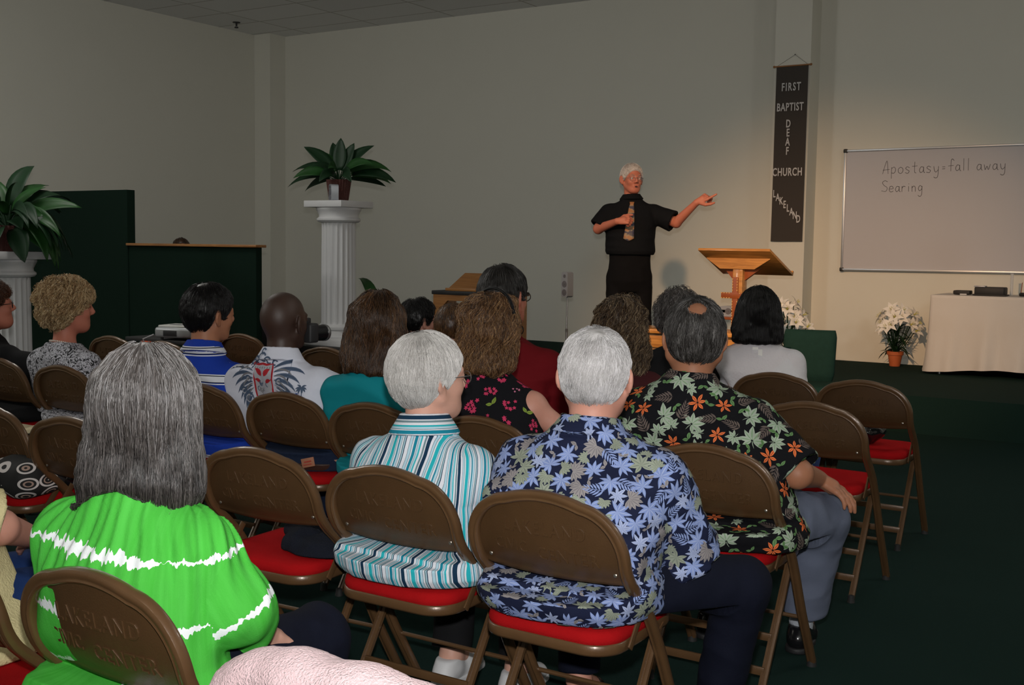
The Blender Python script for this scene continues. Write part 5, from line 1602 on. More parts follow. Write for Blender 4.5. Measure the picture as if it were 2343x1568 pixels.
    SEATY['t'] = B = make_person('white-haired person with glasses turned right, wearing a teal and white vertically striped shirt', (-1.965, 2.64), (985, 770, 2.68), hyaw=24, hpitch=2, byaw=-6, female=True, bulk=1.13, deep=1.0, fat=.006,
        hunch=.03, sdrop=.220, sback=.03, res=.0055, sw=.150, skinm=SK_FAIR, hscale=1.03,
        shirt=dict(mats=[teal], sleeve=.85, arm_grow=.022, grow=.016, wrinkle=.003, fold=waist, hemz=.484, collar=(.050, .074, .105)),
        elbows=[None, (.255, .10, .56)], wrists=[None, (.16, .30, .60)],
        pants=dict(m=blackc), ankles=[(-.10, .36, .09), (.14, .36, .09)], shoes=dict(m=m_white, sole=m_white, name='white_sneaker'),
        hair=dict(style=bob_white, m=HM_WHITE, n=9000, length=.075, r=.00075, K=8, lift=.004, grav=.55, crown=(.01, -.055, .10), res=.0045, c0=.55, cvar=.7, wave=.15))
    def glasses(B, m=m_steel, dark=False):
        g = MB(); H = B.H; R = B.R; hs = B.hs
        def W_(x, y, z): return Vector(H + R @ (np.array([x, y, z]) * hs))
        for s in (-1, 1):
            pts = [W_(s * .033 + .024 * math.cos(a), .104 - .10 * (abs(.033 * s + .024 * math.cos(a)) ) ** 2 * 4, -.002 + .018 * math.sin(a)) for a in np.linspace(0, 2 * math.pi, 17)[:-1]]
            g.tube(pts, .0013 if not dark else .0022, 5, closed=True)
            g.tube([W_(s * .057, .098, .004), W_(s * .078, .06, .004), W_(s * .082, .01, .0), W_(s * .083, -.005, -.006)], .0012 if not dark else .002, 5)
        g.tube([W_(-.010, .108, .002), W_(0, .110, .005), W_(.010, .108, .002)], .0013, 5)
        o = g.build('glasses', m); o.location = -Vector(B.off); o.parent = B.root
        me = o.data
        for v in me.vertices: v.co = v.co - Vector([float(x) for x in B.off])
        o.location = (0, 0, 0)
        return o
    glasses(B)
    def earring(B, s):
        p = B.H + B.R @ np.array([s * .080, .002, -.052]) - B.off
        mb = MB(); mb.sphere(Vector(p), .0035, n=8); mb.sphere(Vector(p) - Vector((0, 0, .010)), .003, n=8); mb.build('earring', m_steel, B.root)
    earring(B, 1)

    # ---- man in the blue leaf shirt
    shirtnavy = cloth('navy_print_cotton', (.010, .014, .040))
    peri = leaf_mat('periwinkle_print', (.20, .27, .52), (.36, .42, .60)); sage = leaf_mat('sage_print', (.27, .30, .24), (.15, .18, .14)); ash = leaf_mat('ash_print', (.27, .25, .25), (.14, .13, .15)); pale = leaf_mat('pale_blue_print', (.34, .40, .58), (.20, .24, .44))
    def blue_print(B):
        print_motifs(B, [(peri, lambda R, seed=0: m_palm(R, 8, 4.8, .17, seed), (.036, .046), .052, .0007, False), (sage, lambda R, seed=0: m_palm(R, 7, 4.6, .20, seed), (.032, .042), .047, .0011, False),
                         (ash, m_tropic, (.028, .036), .042, .0015, False), (peri, m_frond, (.032, .040), .038, .0019, False), (pale, lambda R, seed=0: m_palm(R, 7, 5.2, .18, seed), (.026, .032), .034, .0023, False), (sage, m_tropic, (.02, .028), .030, .0027, False), (ash, m_leafs, (.016, .024), .027, .0031, False)], seed=5)
    def man_short(q, t):
        return short_cut(q, .009)
    def folds_a(B, Q):
        z = Q[:, 2] - B.z0; x = Q[:, 0] - B.P[0]
        return -.006 * np.exp(-((z - .10 - .10 * x + .01 * noise3(Q * 12)) / .012) ** 2) - .005 * np.exp(-((z - .20 - .35 * (x - .1)) / .012) ** 2) * (x > 0) + .004 * noise3(Q * f32([10, 10, 24]))
    SEATY['f'] = B = make_person('person with short white hair and hearing aid, navy shirt with blue and sage leaf print', (-1.447, 2.62), (1366, 757, 2.67), hyaw=-17, hpitch=4, byaw=-10, bulk=1.17, fat=.004,
        hunch=.05, sdrop=.212, sback=.045, res=.0055, skinm=SK_PINK, sw=.165, hscale=1.05,
        shirt=dict(mats=[shirtnavy], sleeve=.92, arm_grow=.030, sleeve_flare=.020, grow=.016, wrinkle=.008, fold=folds_a, hemz=.484, collar=(.036, .070, .100), decals=blue_print),
        elbows=[None, (.275, .14, .585)], wrists=[None, (.16, .34, .60)],
        pants=dict(m=navy), knees=[(-.14, .46, .50), (.40, .26, .51)], ankles=[(-.12, .42, .10), (.32, .32, .10)], shoes=dict(m=m_blackg),
        hair=dict(style=man_short, m=HM_SILVER, n=8000, length=.030, r=.0007, K=5, lift=.005, grav=.45, crown=(.01, -.060, .09), res=.0045, c0=.55, cvar=.8, wave=.35))
    p = B.H + B.R @ (np.array([.088, -.024, .004]) * 1.02) - B.off
    mb = MB(); mb.tube([Vector(p) + Vector((0, .008, .018)), Vector(p) + Vector((0, .0, .010)), Vector(p) + Vector((0, -.002, -.022))], .005, 8, rs=[.003, .0055, .005]); mb.build('hearing_aid', mat('grey_plastic', (.10, .09, .09), .4), B.root)

    # ---- man in the black, sage and orange shirt
    shirtblk = cloth('black_print_cotton', (.006, .006, .008))
    sg2 = leaf_mat('grey_green_print', (.36, .42, .34), (.16, .30, .14)); brn = leaf_mat('taupe_print', (.16, .125, .11), (.07, .05, .045)); orn = leaf_mat('orange_print', (.85, .19, .06), (.16, .03, .01)); grn = leaf_mat('leaf_green_print', (.13, .25, .10), (.05, .12, .04))
    def black_print(B):
        print_motifs(B, [(sg2, m_broad, (.042, .055), .086, .0007, False), (orn, lambda R, seed=0: m_flower(R, 6, .19, seed), (.026, .033), .064, .0011, False), (brn, m_frond, (.040, .052), .052, .0015, False), (sg2, m_broad, (.026, .034), .046, .0019, False), (grn, m_leafs, (.020, .028), .033, .0023, False)], seed=9)
    def man_thin(q, t):
        d = short_cut(q, .011, nape=-.098)
        return bald_spot(q + .004 * np.stack([noise3(q * 60), noise3(q * 60 + 9), noise3(q * 60 + 17)], 1), (.004, -.088, .098), .037, d)
    SEATY['h'] = B = make_person('large person with small bald patch, black shirt with grey-green leaves and orange flowers', (-1.39, 3.53), (1591, 687, 3.55), hyaw=-28, hpitch=2, byaw=-8, bulk=1.32, deep=.98, fat=.008,
        hunch=.03, sdrop=.215, sback=.03, res=.0060, skinm=SK_TAN, sw=.168, hscale=1.10,
        shirt=dict(mats=[shirtblk], sleeve=.98, arm_grow=.024, sleeve_flare=.016, grow=.016, flare=.02, wrinkle=.008, hemz=.484, collar=(.038, .074, .108), decals=black_print),
        elbows=[None, (.235, .0, .715)], wrists=[None, (.262, .25, .655)], hands={1: dict(fwd=(.80, .05, -.38), up=(.35, .0, .9), curl=(.25, .3, .32, .35), thumb=.4)},
        pants=dict(m=greyt, cuffr=.080, grow=.026, leg=.86), knees=[(-.16, .44, .50), (.27, .30, .505)], ankles=[(-.14, .42, .10), (.19, .42, .10)],
        shoes=dict(m=m_blackg, socks=mat('pale_grey_sock', (.42, .45, .50), .9, bump=.4, bscale=200), name='leather_shoe'),
        hair=dict(style=man_thin, m=HM_SALT, n=9000, length=.034, r=.0009, K=6, lift=.006, grav=.75, crown=(.0, -.080, .100), res=.005, c0=.42, cvar=.8, wave=.2))
# ------------------------------------------------------------------ the preacher on the stage
def near(B, px=None): pass
psh = cloth('black_shirt', (.0035, .0045, .0065), .85); ptr = cloth('black_trousers', (.0035, .0035, .0045), .9)
def up_w(B, v): return B.rt * v[0] + B.fw * v[1] + np.array([0, 0, 1.]) * v[2]
_by = math.radians(150); _fw = np.array([math.sin(_by), math.cos(_by), 0]); _rt = np.array([math.cos(_by), -math.sin(_by), 0])
def vv_(a, b, c): return tuple(_rt * a + _fw * b + np.array([0, 0, c]))
Hx = at(1447, 376, 9.75)
PR = make_person('standing person in black shirt and patterned tie, pointing right on the stage', (Hx[0], Hx[1] + .02), (1447, 376, Hx[1]), hyaw=133, hpitch=3, byaw=150, bulk=1.04, hunch=.0,
    sdrop=.235, sback=.02, sw=.190, hscale=1.07, skinm=SK_RED, res=.0060, handscale=1.18, z0=1.375, standing=True, hipz=1.25,
    elbows=[(-.385, .06, 1.665), (.275, .00, 1.605)], wrists=[(-.535, .22, 1.83), (.125, .22, 1.665)],
    hands={0: dict(fwd=vv_(-.80, .20, .50), up=vv_(-.3, .5, .75), curl=(.0, 1.15, 1.2, 1.25), thumb=.9), 1: dict(fwd=vv_(-.95, .15, .15), up=vv_(.1, .75, .6), curl=(1.0, 1.1, 1.2, 1.2), thumb=.9)},
    knees=[(-.115, .02, .80), (.115, .02, .80)], ankles=[(-.125, .0, .40), (.125, .0, .40)],
    shirt=dict(mats=[psh], sleeve=.86, arm_grow=.022, sleeve_flare=.022, grow=.010, wrinkle=.004, hemz=1.385, collar=(.035, .066, .078)),
    hair=dict(style=lambda q, t: short_cut(q, .009), m=HM_SILVER, n=2600, length=.028, r=.0011, K=4, lift=.004, grav=.3, res=.006, c0=.5, cvar=.7))
def trousers_standing(B, m):
    up = np.array([0, 0, 1.])
    rows = [(1.06, B.P[0], B.P[1], .150, .115), (1.16, B.P[0], B.P[1], .185, .140), (1.28, B.P[0], B.P[1], .180, .135), (1.40, B.P[0], B.P[1], .172, .125), (1.42, B.P[0], B.P[1], .168, .12)]
    def fn(P):
        Q = P.astype(f32); t = loft(Q, rows, B.by, kz=.03)
        for i in (0, 1):
            a = cap(Q, B.hip[i] - up * .06, B.K[i], .098, .080); a = smin(a, cap(Q, B.K[i], B.A[i] - up * .05, .080, .075), .03)
            a = smax(a, .335 - Q[:, 2], .004); t = smin(t, a, .02)
        return t - .004 * noise3(Q * f32([16, 16, 5])) - .003 * (1 - np.abs(noise3(Q * 12)) * 2)
    V, F = surfnet(fn, (B.P[0] - .4, B.P[1] - .4, .30), (B.P[0] + .4, B.P[1] + .4, 1.46), .007)
    o = mesh_obj('trousers', V - B.off, F, m, B.root)
    def bn(P):
        Q = P.astype(f32); rr = [(1.385, B.P[0], B.P[1], .176, .130), (1.42, B.P[0], B.P[1], .174, .128)]
        return smax(loft(Q, rr, B.by, kz=.004), np.abs(Q[:, 2] - 1.405) - .016, .004)
    V, F = surfnet(bn, (B.P[0] - .3, B.P[1] - .3, 1.37), (B.P[0] + .3, B.P[1] + .3, 1.44), .006)
    mesh_obj('belt', V - B.off, F, m_blackg, B.root)
trousers_standing(PR, ptr)
def conform(B, fn, pts, lift, it=3):
    P = np.array(pts, dtype=f32)
    for _ in range(it):
        g = grad(fn, P); P = P - g * (fn(P) - lift)[:, None] * .9
    return P
def shoes_at(B, m, zf):
    up = np.array([0, 0, 1.])
    for i in (0, 1):
        a = B.A[i]; c = np.array([a[0], a[1], zf]); f = B.fw
        def fn(P):
            Q = P.astype(f32); t = cap(Q, c + up * .045 - f * .045, c + up * .040 + f * .06, .040, .040)
            t = smin(t, cap(Q, c + up * .030 + f * .08, c + up * .026 + f * .155, .042, .034), .04)
            t = smin(t, cap(Q, c + up * .05, c + up * .12, .042, .04), .03); return smax(t, zf + .003 - Q[:, 2], .004)
        V, F = surfnet(fn, c - .12 + up * .1, c + .2, .006); mesh_obj('shoe', V - B.off, F, m, B.root)
shoes_at(PR, m_blackg, STZ)
# patterned tie
m_tie = mat('patterned_tie', (.2, .16, .12), .6); N, L, b = nodes_of(m_tie)
tc = N.new('ShaderNodeTexCoord'); wv = N.new('ShaderNodeTexWave'); wv.bands_direction = 'Z'; wv.inputs['Scale'].default_value = 4.2; wv.inputs['Distortion'].default_value = 3.5; wv.inputs['Detail'].default_value = 3; wv.inputs['Detail Scale'].default_value = 6
L.new(tc.outputs['Object'], wv.inputs['Vector']); r = N.new('ShaderNodeValToRGB'); r.color_ramp.interpolation = 'LINEAR'; e = r.color_ramp.elements
e[0].color = (.035, .035, .075, 1); e[1].color = (.30, .13, .05, 1); x = e.new(.35); x.color = (.08, .07, .08, 1); x = e.new(.6); x.color = (.26, .20, .12, 1)
L.new(wv.outputs['Fac'], r.inputs[0]); L.new(r.outputs[0], b.inputs['Base Color'])
zs = np.linspace(1.835, 1.50, 16); V = []; Fc = []
for i, z in enumerate(zs):
    t = i / 15; wd = .016 + .030 * t ** .8
    if i == 0: wd = .020
    if i == 1: wd = .015
    if i == 15: wd = .004
    for k in (-1, -.5, 0, .5, 1):
        p = np.array([PR.S[0], PR.S[1], 0]) + PR.rt * (k * wd + .03 * t) + PR.fw * .22 + np.array([0, 0, z]); V.append(p)
V = np.array(V, dtype=f32)
for _ in range(26):      # slide back until the shirt is met
    d = PR.shirt_fn(V); V = V - PR.fw.astype(f32) * np.clip(d - .006, -.02, .05)[:, None] * .7
for i in range(15):
    for k in range(4): a = i * 5 + k; Fc.append((a, a + 5, a + 6, a + 1))
o = mesh_obj('necktie', V - PR.off, Fc, m_tie, PR.root); solidify(o, .004)
glasses(PR)
m_eyew = mat('eye_white', (.55, .52, .5), .3); m_iris = mat('dark_iris', (.02, .02, .03), .2); m_brow = mat('grey_eyebrow', (.30, .25, .22), .8); m_lip = mat('lip', (.30, .07, .06), .5); m_mouth = mat('open_mouth', (.03, .005, .005), .6)
def face_parts(B, lips=True, mouth_open=True, brow=m_brow):
    def W_(x, y, z): return Vector(B.H + B.R @ (np.array([x, y, z]) * B.hs) - B.off)
    for s in (-1, 1):
        mb = MB(); mb.sphere(W_(s * .031, .0845, .001), .0115 * B.hs, n=12); mb.sphere(W_(s * .0315, .0935, .001), .0052, n=8, mi=1); mb.build('eye', [m_eyew, m_iris], B.root)
        mb = MB(); mb.tube([W_(s * .014, .099, .022), W_(s * .030, .097, .028), W_(s * .047, .083, .023)], .0028, 6, rs=[.002, .003, .0015]); mb.build('eyebrow', brow, B.root)
    if lips:
        mb = MB(); mb.sphere(W_(0, .094, -.063), .015, (1.15, .55, .55), 12, mi=0)
        if mouth_open:
            mb.sphere(W_(0, .099, -.064), .011, (1.25, .5, .6), 10, mi=1)
        mb.build('mouth', [m_lip, m_mouth], B.root)
face_parts(PR)
# ------------------------------------------------------------------ the cast: farther rows
R2 = .0070
UPV = np.array([0, 0, 1.])
def wavy(q, t, w0=.100, bot=-.14, wz=.012, seed=0.0, face=(.066, .075, .12), depth=.085, fy=.088):
    d = cap_shell(q, .016)
    z, y, x = q[:, 2], q[:, 1], q[:, 0]
    w_ = np.interp(z, [bot, bot + .05, -.04, .03], [w0 * .96, w0, w0 * .97, .088]); yc = np.interp(z, [bot, 0], [-.030, -.018])
    k = (np.abs(x / w_) ** 2.3 + np.abs((y - yc) / depth) ** 2.3) ** (1 / 2.3); s = (k - 1) * .08
    s = smax(s, z - .05, .03); s = smax(s, bot - z, .02); d = smin(d, s, .03) - wz * noise3(q * 17 + seed) - wz * .4 * noise3(q * 38 + seed)
    return smax(d, -ell(q, (0, fy, -.05), face), .01)
def curls(q, t, w0=.098, bot=-.095, wz=.014, seed=0.0):
    d = smin(cap_shell(q, .018), ell(q, (0, -.035, .015), (w0, .095, .105)), .03) - wz * noise3(q * 26 + seed) - wz * .5 * noise3(q * 55 + seed)
    low = np.interp(q[:, 1], [-.14, -.06, -.02, .0, .03, .06, .09, .12], [bot, bot, -.05, -.015, .0, .03, .055, .08])
    return smax(d, (low - q[:, 2]) * .8, .008)

# bald man in the white printed shirt
wht = cloth('white_shirt_cotton', (.66, .68, .78)); pr_red = leaf_mat('red_print', (.40, .025, .035), (.30, .02, .03)); pr_slate = leaf_mat('slate_print', (.085, .12, .19), (.04, .06, .10)); pr_blue = leaf_mat('blue_print', (.05, .10, .32), (.03, .05, .18)); pr_grey = leaf_mat('grey_print', (.22, .22, .24), (.12, .12, .13)); pr_lgrey = leaf_mat('light_grey_print', (.42, .42, .46), (.35, .35, .4))
def crest(B):
    it = []; rr = random.Random(4)
    def L_(m, pts, w_): it.append((m, line_rows(pts, w_)))
    # wings: curved feather bundles either side
    for s in (-1, 1):
        for k in range(9):
            a0 = math.radians(8 + 9 * k); ln = .150 - .008 * k
            b = strip((s * (.052 + .003 * k), .055 - .016 * k), (math.radians(35 - 10 * k) if s > 0 else math.pi - math.radians(35 - 10 * k)), ln, .0085, -s * 1.1, n=8); it.append((pr_slate, b))
        for k in range(5):
            it.append((pr_grey, strip((s * .060, .045 - .02 * k), (math.radians(20 - 12 * k) if s > 0 else math.pi - math.radians(20 - 12 * k)), .09, .004, -s * 1.4, n=7)))
        for (cx, cy, r) in ((.095, -.085, .026), (.070, -.120, .018), (.12, -.055, .016), (.055, -.145, .014), (.085, .0, .014)):
            L_(pr_slate, arc_pts(s * cx, cy, r, 0 if s > 0 else math.pi, (4.6 if s > 0 else math.pi - 4.6)), lambda t: .0058 * (1 - t) + .001)
            L_(pr_lgrey, arc_pts(s * cx, cy, r * .6, 1, 5.5), .0022)
    for (cx, cy, r) in ((0, .100, .018), (-.03, .088, .014), (.03, .088, .014), (0, .125, .010), (-.055, .078, .010), (.055, .078, .010), (0, -.165, .016), (-.03, -.158, .012), (.03, -.158, .012)):
        L_(pr_slate, arc_pts(cx, cy, r, 0.4, 5.2), .0035)
    # shield
    fill = [(-.046 + .0, .070), (-.046, -.05), (-.040, -.085), (0, -.125)]
    rows = []
    for i in range(12):
        t = i / 11; y = .070 - .19 * t; w_ = .046 if y > -.05 else .046 * max(0.02, (y + .122) / .072) ** .6
        rows.append(((-w_, y), (0, y), (w_, y)))
    it.append((pr_lgrey, rows))
    L_(pr_red, [(-.048, .072), (-.048, .01), (-.048, -.05), (-.040, -.085), (0, -.125), (.040, -.085), (.048, -.05), (.048, .01), (.048, .072), (.02, .068), (0, .072), (-.02, .068), (-.048, .072)], .0048)
    for s in (-1, 1):
        it.append((pr_red, strip((s * .008, .02), (1.2 if s > 0 else math.pi - 1.2), .045, .012, -s * 1.0, n=6))); it.append((pr_red, strip((s * .014, -.01), (.9 if s > 0 else math.pi - .9), .035, .009, -s * 1.2, n=6)))
    for k in range(11): 
        cx, cy = rr.uniform(-.028, .028), rr.uniform(-.09, .0); L_(pr_slate if k % 2 else pr_grey, arc_pts(cx, cy, rr.uniform(.006, .012), rr.uniform(0, 3), rr.uniform(4, 7), 8), .0018)
    for k in range(7): L_(pr_grey, [(-.036 + .012 * k, .052), (-.034 + .012 * k, .060)], .0022)
    it.append((pr_red, strip((0, -.105), math.pi / 2, .025, .007, 0, n=4)))
    c = B.S * 0 + np.array([B.S[0] - .03, B.S[1], B.S[2] - .010])
    # palms on the right shoulder sleeve
    def palm(x, y, s, m):
        L_(m, [(x, y), (x + .006 * s, y - .02 * s), (x + .004 * s, y - .045 * s), (x + .010 * s, y - .075 * s)], .0018)
        for a in (-2.9, -2.3, -.9, -.2, .3, 1.0, 2.1, 2.8): it.append((m, strip((x, y), a, .026 * s, .0045 * s, -1.2 if math.cos(a) > 0 else 1.2, n=5)))
    palm(.195, -.02, 1.0, pr_slate); palm(.165, -.055, 1.1, pr_blue); palm(.19, -.12, .8, pr_blue); palm(-.19, -.14, .8, pr_slate)
    print_on_back(B, it, c, B.rt, UPV, B.fw)
B = make_person('bald person in a white shirt with a winged red shield printed on the back', (-3.31, 3.64), (652, 669, 3.58), hyaw=-2, hpitch=2, byaw=-14, bulk=1.07, skinm=SK_DARK, hscale=1.06, sw=.178,
    hunch=.02, sdrop=.225, sback=.04, res=.0062, elbows=[None, (.27, .12, .72)], wrists=[(-.18, .16, .84), (-.06, .19, .84)], hands={0: dict(fwd=(.3, .8, .4), curl=(1., 1., 1.1, 1.1)), 1: dict(fwd=(-.6, .7, .3), curl=(1., 1., 1.1, 1.1))},
    shirt=dict(mats=[wht], sleeve=.95, arm_grow=.030, sleeve_flare=.016, grow=.016, wrinkle=.008, hemz=.578, collar=(.046, .068, .088), decals=crest),
    pants=dict(m=jeans, grow=.02, top=.64, back=.02))
# leather patch on the jeans
mb = MB(); pp = onx(715, 1061, -3.2); 
mb.box((0, 0, 0), (.070, .004, .038), rot=Matrix.Rotation(-.25, 3, 'Y'), bev=.001)
mb.box((0, -.0026, .004), (.040, .001, .006), rot=Matrix.Rotation(-.25, 3, 'Y'), mi=1); mb.box((0, -.0026, -.008), (.046, .001, .004), rot=Matrix.Rotation(-.25, 3, 'Y'), mi=1)
pt = mb.build('leather_patch', [mat('tan_leather', (.38, .16, .09), .7), mat('red_stamp', (.40, .05, .03), .7)], B.root)
pt.location = (.120, -.185, .530)
# his camera
p = at(711, 762, np.dot(B.H - CC, CF) + .06)
g = empty('camera_body', tuple(p), math.radians(-2), 'black camera held up to the face of the bald person', 'camera')
mb = MB(); mb.box((-.04, 0, 0), (.13, .055, .085), bev=.01, seg=3); mb.build('body', m_black, g)
mb = MB(); mb.box((-.04, -.005, .052), (.05, .05, .025), bev=.006); mb.build('viewfinder_hump', m_black, g)
mb = MB(); mb.cone((-.01, .02, -.004), (-.01, .10, -.004), .034, .036, 28); mb.build('lens', m_blackg, g)
mb = MB(); mb.cone((-.01, .085, -.004), (-.01, .095, -.004), .0375, .0375, 28); mb.build('lens_ring', m_steel, g)

# boy in the striped polo
blue = cloth('blue_white_polo', (.02, .06, .42)); N, L, b = nodes_of(blue)
uv = N.new('ShaderNodeUVMap'); uv.uv_map = 'fabric'; sp_ = N.new('ShaderNodeSeparateXYZ'); L.new(uv.outputs[0], sp_.inputs[0])
ml = N.new('ShaderNodeMath'); ml.operation = 'MULTIPLY_ADD'; ml.inputs[1].default_value = 1 / .118; ml.inputs[2].default_value = .72; L.new(sp_.outputs[1], ml.inputs[0]); fr = N.new('ShaderNodeMath'); fr.operation = 'FRACT'; L.new(ml.outputs[0], fr.inputs[0])
rp = N.new('ShaderNodeValToRGB'); rp.color_ramp.interpolation = 'CONSTANT'; e = rp.color_ramp.elements
BL, WH, BKk = (.012, .045, .36), (.68, .70, .76), (.006, .008, .02)
for i, (pos, c) in enumerate(((0, BL), (.50, WH), (.54, BL), (.56, BKk), (.59, WH), (.80, BKk), (.83, WH), (.87, BL))):
    x = e[0] if i == 0 else (e[1] if i == 1 else e.new(pos)); x.position = pos; x.color = (*c, 1)
L.new(fr.outputs[0], rp.inputs[0]); L.new(rp.outputs[0], b.inputs['Base Color'])
B = make_person('person with short black hair in a blue polo shirt with white horizontal stripes, looking right', (-3.79, 3.62), (481, 656, 3.57), hyaw=12, hpitch=4, hroll=4, byaw=-10, bulk=.94, skinm=SK_TAN, hscale=1.04, sw=.165,
    hunch=.02, sdrop=.235, sback=.05, res=.0062, shirt=dict(mats=[blue], sleeve=.9, arm_grow=.022, grow=.012, wrinkle=.004, hemz=.484, collar=(.040, .060, .080)), pants=dict(m=jeans),
    hair=dict(style=lambda q, t: short_cut(q, .016, nape=-.092), m=HM_BLACK, n=4500, length=.045, r=.0010, K=6, lift=.008, grav=.7, res=.006, c0=.4, cvar=.8, wave=.3))

# woman in plain teal
tealp = cloth('plain_teal_jersey', (.005, .22, .26), .75, var=.04, bump=.1)
B = make_person('person with thick shoulder-length brown hair in a plain teal top', (-2.83, 3.62), (866, 676, 3.56), hyaw=-24, hpitch=2, byaw=-12, female=True, bulk=1.10, hscale=1.05, sw=.155, hunch=.02, sdrop=.225, sback=.03, res=.0065,
    shirt=dict(mats=[tealp], sleeve=.6, arm_grow=.012, grow=.010, wrinkle=.003, hemz=.484, neck_open=.02, name='top'), pants=dict(m=blackc),
    hair=dict(style=lambda q, t: wavy(q, t, w0=.118, bot=-.175, wz=.008, seed=2), m=HM_BROWN, n=7500, length=.15, r=.0010, K=11, lift=.010, grav=.8, res=.006, c0=.42, cvar=.8, wave=.35, len_var=.5, crown=(0, -.02, .12)))

# woman in the sleeveless flowered top
pk1 = leaf_mat('crimson_flower_print', (.50, .018, .085), (.62, .16, .22)); pk2 = leaf_mat('pink_flower_print', (.60, .22, .34), (.50, .04, .12)); pgr = leaf_mat('lime_leaf_print', (.22, .30, .05), (.10, .16, .03))
def pink_print(B):
    print_motifs(B, [(pk1, lambda R, seed=0: m_cluster(R, 9, seed), (.022, .030), .066, .0006, False), (pk2, lambda R, seed=0: m_cluster(R * .8, 5, seed), (.018, .022), .060, .0010, False), (pgr, m_leafs, (.026, .034), .052, .0008, False)], seed=3)
B = make_person('person with wavy chestnut hair and a black headband, sleeveless black top with pink flowers', (-2.30, 3.58), (1128, 681, 3.57), hyaw=10, hpitch=2, byaw=-6, female=True, bulk=1.16, hscale=1.05, sw=.165, hunch=.02, sdrop=.225, sback=.03, res=.0065, skinm=SK_PINK,
    elbows=[None, (.285, .08, .70)], shirt=dict(mats=[shirtblk], sleeveless=True, grow=.010, wrinkle=.003, hemz=.484, neck_open=.015, name='top', decals=pink_print), pants=dict(m=blackc),
    hair=dict(style=lambda q, t: wavy(q, t, w0=.104, bot=-.150, wz=.014, seed=5, face=(.064, .07, .12)), m=HM_CHEST, n=6500, length=.075, r=.0010, K=10, lift=.008, grav=.7, res=.006, c0=.5, cvar=.8, curl=.004, curlf=90, wave=.6, len_var=.4, crown=(0, -.03, .12)))
glasses(B, m_blackg, True)
mb = MB(); pts = []
for a in np.linspace(-1.35, 1.35, 15): pts.append(Vector(B.H + B.R @ (np.array([.108 * math.sin(a), -.005 + .0 * a, .035 + .112 * math.cos(a)]) * B.hs) - B.off))
mb.tube(pts, .006, 8); o = mb.build('headband', m_blackg, B.root)

# blonde woman in black and white print
bw = cloth('black_white_print', (.6, .6, .65)); N, L, b = nodes_of(bw)
tc = N.new('ShaderNodeTexCoord'); nz = N.new('ShaderNodeTexNoise'); nz.inputs['Scale'].default_value = 30; nz.inputs['Detail'].default_value = 2; nz.inputs['Distortion'].default_value = 2.5; L.new(tc.outputs['Object'], nz.inputs['Vector'])
vo = N.new('ShaderNodeTexVoronoi'); vo.feature = 'DISTANCE_TO_EDGE'; vo.inputs['Scale'].default_value = 42; L.new(tc.outputs['Object'], vo.inputs['Vector'])
n2 = N.new('ShaderNodeTexNoise'); n2.inputs['Scale'].default_value = 75; n2.inputs['Detail'].default_value = 1; n2.inputs['Distortion'].default_value = 4; L.new(tc.outputs['Object'], n2.inputs['Vector'])
r1 = N.new('ShaderNodeValToRGB'); r1.color_ramp.interpolation = 'CONSTANT'; r1.color_ramp.elements[0].color = (.012, .012, .016, 1); r1.color_ramp.elements[1].position = .44; r1.color_ramp.elements[1].color = (.60, .60, .66, 1); L.new(n2.outputs['Fac'], r1.inputs[0])
r2 = N.new('ShaderNodeValToRGB'); r2.color_ramp.interpolation = 'CONSTANT'; r2.color_ramp.elements[0].color = (.0, .0, .0, 1); r2.color_ramp.elements[1].position = .43; r2.color_ramp.elements[1].color = (1, 1, 1, 1); L.new(nz.outputs['Fac'], r2.inputs[0])
mx = N.new('ShaderNodeMix'); mx.data_type = 'RGBA'; mx.blend_type = 'MULTIPLY'; mx.inputs[0].default_value = .93; L.new(r1.outputs[0], mx.inputs[6]); L.new(r2.outputs[0], mx.inputs[7]); L.new(mx.outputs[2], b.inputs['Base Color'])
B = make_person('person with short curly blonde hair and a pearl necklace, black and white printed top', (-4.90, 3.72), (158, 649, 3.68), hyaw=26, hpitch=2, byaw=-4, female=True, bulk=1.05, hscale=1.06, sw=.155, hunch=.02, sdrop=.23, sback=.04, res=.0065, skinm=SK_RED, fat=.004,
    shirt=dict(mats=[bw], sleeve=.9, arm_grow=.022, grow=.012, wrinkle=.004, hemz=.484, neck_open=.03, name='top'), pants=dict(m=blackc),
    hair=dict(style=lambda q, t: curls(q, t, w0=.100, bot=-.100, seed=1), m=HM_BLOND, n=7500, length=.040, r=.0014, K=10, lift=.012, grav=.4, curl=.009, curlf=150, res=.006, c0=.58, cvar=1.0, shell_rough=.010, keep=lambda q: q[:, 2] > -.11))
mb = MB()
nbp = B.S + UPV * .060
for k in range(44):
    a = 2 * math.pi * k / 44; q = nbp + B.rt * .066 * math.cos(a) + B.fw * .066 * math.sin(a) + UPV * (-.018 * math.sin(a)); mb.sphere(Vector(q - B.off), .0042, n=8)
mb.build('pearl_necklace', mat('pearl', (.7, .62, .55), .25), B.root)

# person at the left edge in a black jacket
B = make_person('person with curly auburn hair and glasses in a black jacket, cut by the left edge', (-5.50, 3.74), (-22, 651, 3.68), hyaw=34, hpitch=-6, byaw=6, female=True, bulk=1.22, hscale=1.04, sw=.175, hunch=.02, sdrop=.235, sback=.03, res=R2, skinm=SK_RED, fat=.006,
    elbows=[None, (.36, .10, .72)], shirt=dict(mats=[blackc], sleeve=1.8, arm_grow=.026, puff=.01, grow=.022, wrinkle=.005, hemz=.484, collar=(.03, .070, .10), name='jacket'), pants=dict(m=blackc),
    hair=dict(style=lambda q, t: curls(q, t, w0=.094, bot=-.10, seed=4), m=HM_AUBURN, n=2500, length=.04, r=.0012, K=8, lift=.010, grav=.5, curl=.006, curlf=200, res=R2))
glasses(B, m_blackg, True)

